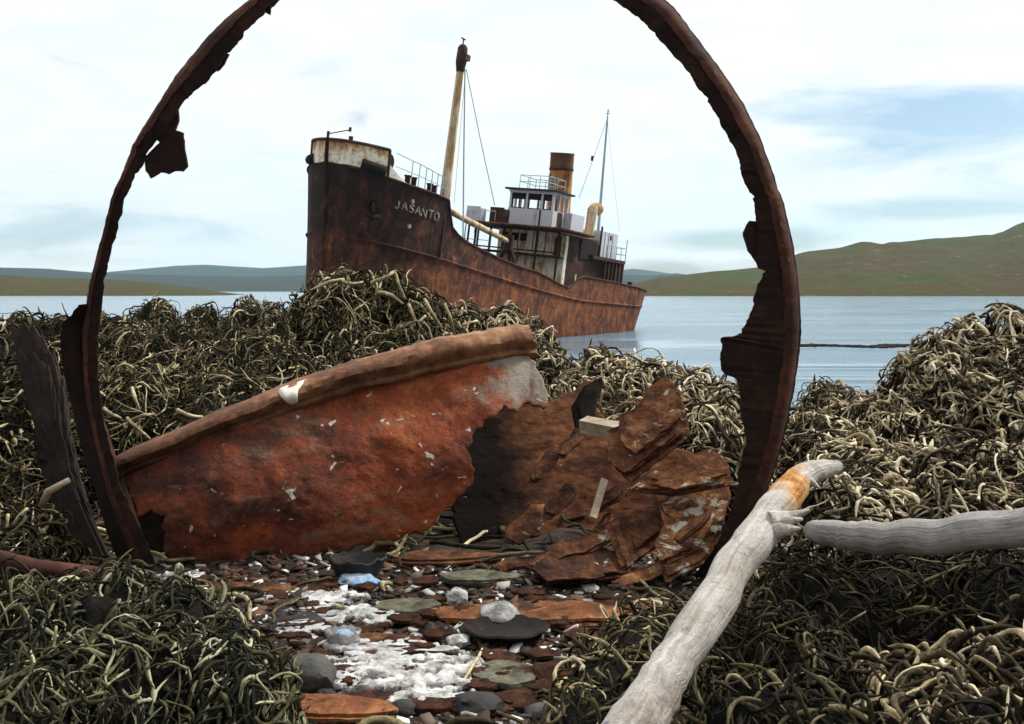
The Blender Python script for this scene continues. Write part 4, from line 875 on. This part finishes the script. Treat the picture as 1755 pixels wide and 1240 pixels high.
def heap(label, ells, mat, dens_=170, ln=.34, rad=.009, lift=.07, curl=1.2, tmin=.0, tmax=1., kind=None, cat='kelp heap'):
    VV = []; QQ = []; TT = []; MI = []; off = 0
    for (px, py, d, hw, rd, h) in ells:
        HS[0] += 1; top = at(px, py, d); r = (hw/F*d, rd, h); c = (top.x, top.y, top.z-h)
        V, Q = ell_base(c, r, HS[0]*1.7); VV.append(V); QQ.append(Q+off); TT.append(np.zeros(len(V))); MI.append(np.zeros(len(Q))); off += len(V)
        area = 2*math.pi*((r[0]*r[1])**1.6+(r[0]*r[2])**1.6+(r[1]*r[2])**1.6)**(1/1.6)/3**(1/1.6)
        n = int(area*dens_*1.9)
        C, R, ti = strands(c, r, n, HS[0], ln*.82, rad*.74, lift*.8, 11 if d < 2.6 else 9, curl, tmin=tmin, tmax=tmax)
        # a few stubs standing proud
        V, Q, T_ = tubes('', C, R, ti, None); VV.append(V); QQ.append(Q+off); TT.append(T_); MI.append(np.ones(len(Q))); off += len(V)
    V = np.concatenate(VV); x, y, d = ells[0][:3]; loc = (float(V[:, 0].mean()), float(V[:, 1].mean()), GZ)
    o = raw_mesh('kelp_heap', V, np.concatenate(QQ), np.concatenate(TT), np.concatenate(MI), [M['kelp_base'], M[mat]], loc)
    return tag(o, label, cat, None, kind)
heap('long dark kelp heap behind the orange plate, with two humps against the water', [(180,552,5.2,110,.6,.62),(265,519,6.6,52,.5,.95),(350,533,6.6,62,.5,.9),(440,519,5.6,72,.6,.85),(300,570,5.2,130,.7,.65),(420,580,4.8,120,.6,.62),(250,640,4.3,140,.5,.46),(400,650,4.3,130,.5,.42),(500,610,4.6,80,.5,.5)], 'kelp_brown', 980, 0.164, 0.0036, 0.038, 1.1, -.06, 1.06)
heap('shadowy kelp heap at the left edge behind the leaning black plate', [(50,552,4.4,95,.7,.66),(20,640,3.7,110,.5,.55),(-40,760,3.3,130,.4,.45),(110,700,3.9,90,.5,.4),(10,880,2.9,90,.3,.3)], 'kelp_brown', 665, 0.164, 0.0045, 0.043, 1.2, -.1, .98)
heap('tall kelp heap in front of the ship bow with a dark hollow face', [(590,474,6.3,92,.6,1.0),(668,484,6.5,66,.5,1.0),(715,508,6.4,70,.6,.9),(540,505,6.2,50,.4,.8),(580,560,5.9,90,.5,.75),(690,570,5.7,90,.5,.65),(620,620,5.0,110,.5,.42)], 'kelp_brown', 595, 0.230, 0.0056, 0.057, .9, -.05, 1.12)
heap('pale kelp heap behind the upper end of the rolled rim, below the ship side', [(800,528,6.8,75,.5,.8),(865,532,6.7,62,.5,.8),(915,560,6.4,52,.5,.7),(945,605,5.8,48,.45,.55),(770,580,6.0,80,.5,.6)], 'kelp_straw', 700, 0.197, 0.0056, 0.043, .9, -.02, 1.06)
heap('straw coloured kelp heap above the drum shell, against the calm water', [(1035,612,5.2,90,.6,.6),(1110,622,5.0,80,.5,.55),(1190,645,4.7,80,.5,.5),(1250,672,4.3,60,.4,.42),(1000,660,4.7,60,.4,.4),(1130,680,4.3,110,.4,.34),(1225,720,3.9,70,.35,.35)], 'kelp_straw', 752, 0.189, 0.0055, 0.043, .9, .0, 1.14)
heap('tall bleached kelp mound rising above the water at the right edge', [(1650,566,5.2,85,.7,.95),(1745,553,5.1,110,.8,1.0),(1600,610,4.7,90,.6,.75),(1690,640,4.4,120,.5,.6),(1800,640,4.2,110,.5,.6)], 'kelp_straw', 700, 0.213, 0.0062, 0.043, .8, -.05, 1.14)
heap('low pale kelp heap right of the ring, below the gap with the water', [(1425,658,5.2,48,.45,.5),(1480,692,4.8,90,.5,.42),(1400,720,4.2,100,.5,.38),(1540,690,4.5,90,.5,.42),(1500,770,3.6,130,.5,.34),(1640,760,3.4,130,.45,.36),(1750,775,3.2,100,.4,.34),(1480,830,3.0,120,.35,.24),(1660,840,2.8,140,.35,.24)], 'kelp_straw', 752, 0.172, 0.0052, 0.038, .9, -.05, 1.12)
heap('dark hollow kelp bank under the grey driftwood log', [(1560,965,2.45,210,.28,.24),(1720,960,2.35,130,.3,.26),(1400,985,2.3,110,.25,.18)], 'kelp_brown', 780, 0.139, 0.0036, 0.038, 1., -.2, .72)
heap('coarse kelp heap with thick pale stalks in the lower right corner', [(1560,1150,1.72,120,.22,.26),(1700,1120,1.72,110,.25,.3),(1640,1190,1.55,140,.2,.24),(1800,1150,1.6,90,.2,.28)], 'kelp_straw', 992, 0.123, 0.0048, 0.033, 1., -.08, .98)
heap('dark low kelp bank between the white branch and the lower right corner', [(1330,1070,2.0,110,.25,.2),(1400,1120,1.85,120,.22,.2),(1290,1170,1.7,100,.2,.18),(1420,1210,1.6,90,.2,.16)], 'kelp_brown', 1015, 0.115, 0.0036, 0.033, 1.1, -.2, .80)
heap('brown kelp tangle lying left of the white branch', [(1100,1075,2.15,80,.18,.10),(1060,1130,2.0,80,.15,.08),(1140,1055,2.25,60,.15,.1),(1010,1190,1.85,60,.12,.05)], 'kelp_brown', 910, 0.107, 0.0033, 0.033, 1.2, .0, 1.05)
heap('greenish kelp heap filling the lower left corner below the ring foot', [(180,1000,2.2,150,.35,.5),(60,1015,2.1,130,.35,.5),(300,1020,2.1,110,.3,.4),(370,1085,1.95,90,.25,.3),(200,1090,1.85,190,.25,.35),(60,1150,1.7,130,.25,.3),(430,1150,1.85,70,.2,.2)], 'kelp_green', 1485, 0.115, 0.0032, 0.030, 1.3, -.12, 1.0)
# loose strands over the beach between the heaps
def litter():
    rg = np.random.default_rng(5); n = 2600; K = 8
    y = 1.75+rg.random(n)**1.2*6; x = (rg.random(n)-.5)*2*(y*.62)
    keep = ~((np.abs(x/y*F+CX-740) < 430) & (y < 3.2)) | (rg.random(n) < .10); x = x[keep]; y = y[keep]; n = len(x)
    a = rg.random(n)*6.283; C = np.empty((n, K, 3)); L = .2*rg.lognormal(0, .4, n); kc = rg.normal(size=n)*.35
    for k in range(K):
        C[:, k, 0] = x; C[:, k, 1] = y; C[:, k, 2] = [ground_z(p, q)+.012 for p, q in zip(x, y)]; C[:, k, 2] += .03*np.sin(np.pi*k/(K-1))*rg.random()
        a = a+kc+rg.normal(size=n)*.3; x = x+np.cos(a)*L/(K-1); y = y+np.sin(a)*L/(K-1)
    R = .006*rg.lognormal(0, .3, n)[:, None]*np.array([.6, 1, 1, 1, 1, 1, .8, .3])[None]
    V, Q, T_ = tubes('', C, R, rg.beta(1.4, 2, n), None)
    return tag(raw_mesh('kelp_litter', V, Q, T_, np.zeros(len(Q)), [M['kelp_brown']], (0, 3, GZ)), 'loose strands of dried kelp strewn over the beach', 'kelp litter', None, 'stuff')
litter()
# thick bleached stalks lying on top of the heaps
for grp, lab, dd_, rad_, lines in (('bleached stalks on the tall heap', 'thick bleached stalk lying on the tall kelp heap before the ship bow', 5.75, .0115, (((636,484),(664,474),(676,466),(684,488),(694,512)), ((728,512),(740,534),(757,562)), ((700,520),(712,548),(726,566)), ((696,562),(712,556),(729,541)), ((582,480),(600,486),(622,483)), ((650,500),(672,506),(690,520)), ((762,520),(772,545),(778,572)), ((545,492),(566,482),(590,478)))),
                                 ('bleached stalks above the rim', 'thick pale stalk on the dark kelp heap just above the rolled rim', 3.75, .0085, (((178,700),(192,710),(206,716)), ((218,716),(236,734),(256,752)), ((222,722),(244,712),(262,710)), ((304,702),(326,712),(346,714)), ((360,650),(380,644),(398,652)), ((226,664),(232,684),(238,700))))):
    for k, ln_ in enumerate(lines):
        mb = MB(); m = len(ln_)*5; q = dens([(*at(x, y, dd_-.05*(j % 2)), rad_*(1 if j else .8)) for j, (x, y) in enumerate(ln_)], 4)
        mb.tube([Vector(x[:3]) for x in q], [x[3]*(1-.45*i/len(q)) for i, x in enumerate(q)], 8, True, .4)
        o = solo(mb, 'kelp_stalk', M['kelp_straw'], lab, 'kelp stalk', grp, True)
        o.data.attributes.new('tint', 'FLOAT', 'POINT').data.foreach_set('value', [.60+.12*math.sin(k*3)]*len(o.data.vertices))
# line of floating weed on the calm water
rg = np.random.default_rng(9); n = 500; x0 = rg.random(n); C = np.empty((n, 6, 3)); a = rg.normal(size=n)*.3
p0 = at(1370, 593, 64); p1 = at(1590, 590, 64)
for k in range(6): C[:, k, 0] = p0.x+(p1.x-p0.x)*x0+(k-2.5)*.16*np.cos(a); C[:, k, 1] = 64+rg.normal(size=n)*.5+.9*np.sin(x0*9); C[:, k, 2] = .02+.02*rg.random(n)
V, Q, T_ = tubes('', C, np.full((n, 6), .03), rg.random(n)*.3-.1, None)
tag(raw_mesh('floating_weed', V, Q, T_, np.zeros(len(Q)), [M['kelp_brown']], (25, 64, 0)), 'thin dark line of weed floating on the calm water', 'floating weed', None, 'stuff')

# ------------------------------------------------------------------ foreground debris
M['white_stone'] = plain('white_stone', (.56, .545, .53), .8, .35, 24, .9, .010, (.07, .06, .05), .45)
M['grey_stone'] = plain('grey_stone', (.10, .095, .085), .8, .75, 14, .8, .010)
M['black_stone'] = plain('black_stone', (.035, .032, .032), .7, .6, 14, .6, .008)
M['blue'] = plain('blue_shell', (.10, .22, .40), .6, .5, 24, .5, .004, (.42, .46, .50), .50)
M['slate'] = strata_mat('green_slate', [(.30, (.02, .017, .012)), (.45, (.06, .055, .038)), (.60, (.13, .125, .085)), (.75, (.22, .21, .16))], .70)
def flake(px, py, wpx, hpx, mat, label, name='flake', cat='flake', group=None, thick=.008, lift=.011, seed=0, frag=1.15, nx=84, strata=.0):
    """thin broken flake lying on the beach: ragged outline, holes, one connected piece"""
    c = gnd(px, py); d = c.y; rx = wpx/F*d/2*1.25; ry = max(.014, hpx/2*d*d/(F*(CH-GZ)))*1.25; ny = max(10, int(nx*min(1, ry/rx*1.1)))
    sc_ = 2.4/rx*.9
    def val(i, j):
        x = -1+2*(i+.5)/nx; y = -1+2*(j+.5)/ny
        return 1-(x*x+y*y)+frag*1.25*noise.fractal(Vector((x*2.1+seed*5.3, y*ry/rx*3.4+px*.01, seed)), .75, 2, 5)
    keep = {(i, j) for i in range(nx) for j in range(ny) if val(i, j) > .32}
    best = set()
    while keep:
        st = [keep.pop()]; comp = set(st)
        while st:
            i, j = st.pop()
            for q in ((i+1, j), (i-1, j), (i, j+1), (i, j-1)):
                if q in keep: keep.discard(q); comp.add(q); st.append(q)
        if len(comp) > len(best): best = comp
    idx = {}; vs = []; fs = []
    def vid(i, j):
        if (i, j) not in idx:
            x = (-1+2*i/nx)*rx; y = (-1+2*j/ny)*ry; idx[(i, j)] = len(vs)
            vs.append(Vector((c.x+x, c.y+y, c.z+lift+thick+.010*noise.noise(Vector((x*9+seed, y*9, 1)))+.004*noise.noise(Vector((x*60+seed, y*60, 1))))))
        return idx[(i, j)]
    for i, j in sorted(best): fs.append((vid(i, j), vid(i+1, j), vid(i+1, j+1), vid(i, j+1)))
    em = {(a, b) for f in fs for a, b in zip(f, f[1:]+f[:1])}; nb = {}
    for a, b in em:
        if (b, a) not in em: nb.setdefault(a, []).append(b); nb.setdefault(b, []).append(a)
    for _ in range(2):
        new = {v: vs[v]*.5+sum((vs[k] for k in n_), Vector())*(.5/len(n_)) for v, n_ in nb.items()}
        for v, p in new.items(): vs[v] = p
    for v in nb: vs[v].z -= thick*.35
    n = len(vs); be = [(a, b) for a, b in em if (b, a) not in em]
    mb = MB(); mb.add(vs+[v-Vector((0, 0, thick)) for v in vs], fs+[tuple(n+k for k in f[::-1]) for f in fs]+[(b, a, a+n, b+n) for a, b in be])
    return solo(mb, name, mat, label, cat, group, 40)
def gslab(px, py, wpx, hpx, mat, label, name='rust_flake', cat='rust flake', group=None, thick=.02, layers=3, seed=0, tilt=0.):
    rg = random.Random(seed*3+int(px)); d = gnd(px, py, GZ+.02).y; n = 9; poly = []
    for k in range(n):
        a = 2*math.pi*(k+rg.uniform(-.3, .3))/n; m = rg.uniform(.72, 1.18); poly.append((px+math.cos(a)*wpx/2*m, py+math.sin(a)*hpx/2*m))
    return slab(name, poly, d, tilt, -100*d*d/(F*(CH-GZ-.02)), mat, label, cat, thick, group, seed+70, layers, 4)
def rock(px, py, wpx, hpx, mat, label, name='stone', cat='stone', group=None, seed=0, amp=.22, sub=3, flat=.9, smooth=45):
    bm = bmesh.new(); bmesh.ops.create_icosphere(bm, subdivisions=sub, radius=1)
    c = gnd(px, py+hpx*.5); r = wpx/F*c.y/2; h = hpx/F*c.y/2
    mb = MB(); bm.verts.ensure_lookup_table()
    for v in bm.verts:
        n = v.co.normalized(); k = 1+amp*noise.fractal(n*1.4+Vector((seed*2.3, px*.1, 0)), .9, 2, 4); m_ = max(abs(n.dot(Vector(q).normalized())) for q in ((1, .3, .2), (-.2, 1, .4), (.3, -.3, 1), (.7, .7, -.5))); k *= .72+.28/max(m_, .6); v.co = Vector((c.x+n.x*r*k, c.y+n.y*r*flat*k, c.z+h*.8+n.z*h*k))
    mb.add([v.co for v in bm.verts], [[v.index for v in f.verts] for f in bm.faces]); bm.free()
    return solo(mb, name, mat, label, cat, group, smooth)
W = M['white_stone']
flake(478, 1034, 215, 30, W, 'longest white flake, left of the blue pool ring', seed=1)
flake(312, 995, 55, 16, W, 'small white flake at the left foot of the ring', seed=2)
flake(590, 1062, 150, 26, W, 'white flake above the blue shell', seed=3)
flake(520, 1086, 120, 16, W, 'thin white flake left of the blue shell', seed=4)
flake(715, 1165, 190, 62, W, 'broadest white flake, at the bottom centre', seed=5, thick=.014)
flake(690, 1126, 170, 34, W, 'white flake just above the broadest one', seed=6)
flake(590, 1160, 90, 44, W, 'white flake left of the broadest one, above the orange flake', seed=7)
flake(745, 1205, 130, 30, W, 'white flake at the bottom edge below the broadest one', seed=8)
flake(640, 1062, 90, 16, W, 'narrow white flake right of the blue shell', seed=9)
flake(560, 1030, 120, 14, W, 'thin white flake at the right end of the longest one', seed=31)
flake(610, 1118, 110, 18, W, 'thin white flake below the blue shell', seed=32)
flake(770, 1142, 90, 18, W, 'small white flake right above the broadest one', seed=33)
rock(857, 1050, 68, 40, W, 'round white stone on the orange flake in the middle', seed=1, amp=.15)
rock(784, 1022, 34, 30, W, 'small pointed white stone left of the orange flake', seed=2, amp=.35)
rock(1010, 1205, 34, 46, W, 'egg shaped white stone left of the branch foot', seed=3, amp=.1)
rock(786, 1096, 40, 20, W, 'small white stone left of the dark hollow', seed=4)
rock(1100, 1042, 44, 34, M['orange'], 'small orange stone right of the long orange flake', seed=5)
rock(975, 996, 22, 12, W, 'tiny white pebble beside the dark flat slab', seed=6); rock(1012, 1006, 30, 12, W, 'tiny flat white pebble right of the dark flat slab', seed=7)
rock(530, 1150, 90, 60, M['grey_stone'], 'blocky grey stone right of the green kelp', seed=8, amp=.12)
rock(690, 1212, 44, 28, M['black_stone'], 'rounded black stone right of the orange flake at the bottom', seed=9)
gslab(870, 1150, 130, 44, M['slate'], 'broad greenish grey flake below the dark hollow', seed=10)
rock(960, 1150, 90, 36, M['slab_dark'], 'rusty brown stone below the dark hollow', seed=11)
rock(820, 1205, 80, 40, M['black_stone'], 'black stone at the bottom edge right of the white flakes', seed=12)
rock(930, 1220, 60, 30, M['grey_stone'], 'grey stone at the bottom edge left of the egg shaped one', seed=13)
gslab(700, 1035, 130, 26, M['slate'], 'flat greenish grey flake above the white flakes', seed=14)
gslab(975, 1045, 250, 40, M['orange'], 'long orange rust flake in the middle foreground', seed=11)
gslab(800, 1048, 150, 30, M['orange'], 'orange rust flake under the small pointed white stone', seed=12)
gslab(570, 1208, 260, 40, M['orange'], 'orange rust flake at the bottom edge right of the green kelp', seed=13)
gslab(818, 985, 170, 20, M['slate'], 'greenish flat slate below the torn plate edge', seed=14)
gslab(760, 950, 200, 18, M['slab_dark'], 'thin rust flake under the torn plate edge', seed=15)
gslab(1040, 1085, 120, 26, M['slab_dark'], 'dark rust flake right of the dark hollow', seed=16)
gslab(440, 1005, 160, 16, M['slab_dark'], 'brown flake along the foot of the orange plate', seed=17)
gslab(650, 1100, 170, 40, M['slab_dark'], 'dark rust flake right of the blue shell', seed=18)
gslab(980, 1160, 150, 50, M['slab_dark'], 'wide dark rust flake beside the brown kelp tangle', seed=19)
gslab(480, 1060, 150, 26, M['black_stone'], 'black flake below the longest white one', seed=20)
# dark hollow in the ground, shown by an added flat black pan
def pan(px, py, wpx, mat, label, name, cat, h=.05, inner=None):
    c = gnd(px, py); r = wpx/F*c.y/2; mb = MB(); n = 40; pr = [(.72, 0), (1., h), (.96, h+.004), (.68, .008), (0, .006)]
    vs = []; 
    for f, z in pr[:4]:
        for k in range(n):
            a = 2*math.pi*k/n; m = 1+.10*noise.noise(Vector((math.cos(a)*2, math.sin(a)*2, px))); vs.append((c.x+math.cos(a)*r*f*m, c.y+math.sin(a)*r*f*m*.8, c.z+.012+z*(1+.3*noise.noise(Vector((math.cos(a)*3, math.sin(a)*3, 2))))))
    vs.append((c.x, c.y, c.z+.02))
    mb.add(vs, [(i*n+k, i*n+(k+1) % n, (i+1)*n+(k+1) % n, (i+1)*n+k) for i in range(3) for k in range(n)]+[(3*n+k, 3*n+(k+1) % n, 4*n) for k in range(n)]+[tuple(range(n))[::-1]])
    return solo(mb, name, mat, label, cat, None, 40)
pan(868, 1095, 150, M['iron_dark'], 'black pan shape added for the dark hollow below the round white stone', 'hollow_pan', 'pan', .018)
pan(612, 992, 100, M['black_stone'], 'dark round dish holding a blue shell, below the orange plate', 'dish', 'dish', .05)
rock(612, 990, 70, 20, M['blue'], 'blue shell piece inside the dark round dish', 'shell', 'shell', seed=21, amp=.3)
pan(588, 1112, 62, W, 'white bowl shaped shell with a blue piece in it', 'bowl_shell', 'shell', .03)
rock(592, 1096, 46, 28, M['blue'], 'pointed blue shell piece in the white bowl', 'shell', 'shell', seed=22, amp=.35)
for i, (px, py) in enumerate(((430,808),(462,848),(464,868),(500,822),(556,876),(525,912),(470,905))):
    pass
# small countable bits, alike
rg = random.Random(3)
for grp, lab, mt_, n, sz in (('small white chips', 'small white chip among the dark flakes in the foreground', W, 150, (6, 24)), ('small rust chips', 'small brown rust chip on the foreground beach', M['slab_dark'], 110, (16, 60)), ('small black pebbles', 'small black pebble on the foreground beach', M['black_stone'], 50, (10, 28))):
    for k in range(n):
        py = 985+240*rg.random(); px = rg.uniform(max(330, 330+(py-1000)*.6), 1090-(py-1000)*.15); s_ = rg.uniform(*sz)*(.6+.5*(py-985)/240)
        if grp == 'small rust chips': flake(px, py, s_*1.5, s_*.35, mt_, lab, 'rust_chip', 'chip', grp, .008, .012, seed=k+40, frag=.5, nx=12)
        else: rock(px, py, s_, s_*rg.uniform(.3, .55), mt_, lab, 'chip' if 'white' in grp else 'pebble', 'chip' if 'white' in grp else 'pebble', grp, seed=k+60, amp=.6, sub=2, smooth=False)
# fine rubble
rgn = np.random.default_rng(21); VV = []; QQ = []; o_ = 0; n = 9000
yy = 1.85+rgn.random(n)*1.35; xx = (rgn.random(n)-.5)*1.9*yy*.55
for x, y in zip(xx, yy):
    a = rgn.random()*3.14; s_ = .0062*min(2.2, rgn.lognormal(0, .55)); u = np.array([math.cos(a), math.sin(a), rgn.normal()*.3])*s_*1.5; v = np.array([-math.sin(a), math.cos(a), rgn.normal()*.3])*s_; w_ = np.array([0, 0, s_*.28]); c = np.array([x, y, ground_z(x, y)+s_*.3])
    VV += [c+u*i+v*j+w_*k*(1 if (i, j) != (1, 1) else .4) for k in (-1, 1) for i, j in ((-1, -1), (1, -.7), (.8, 1), (-1, .8))]
    QQ += [[o_+q for q in f] for f in ((0, 3, 2, 1), (4, 5, 6, 7), (0, 1, 5, 4), (1, 2, 6, 5), (2, 3, 7, 6), (3, 0, 4, 7))]; o_ += 8
t = NT('rubble', .85); a_ = t.n('Attribute', attribute_name='tint').outputs['Fac']
t.color(t.ramp(a_, [(.0, (.015, .012, .010)), (.45, (.045, .026, .017)), (.70, (.13, .062, .032)), (.84, (.09, .085, .075)), (.92, (.60, .58, .55))])); M['rubble'] = t.m
tag(raw_mesh('rubble', np.array(VV), np.array(QQ), np.repeat(rgn.random(n), 8), np.zeros(len(QQ)), [M['rubble']], (0, 2.4, GZ)), 'fine rust and stone rubble covering the foreground beach', 'rubble', None, 'stuff')
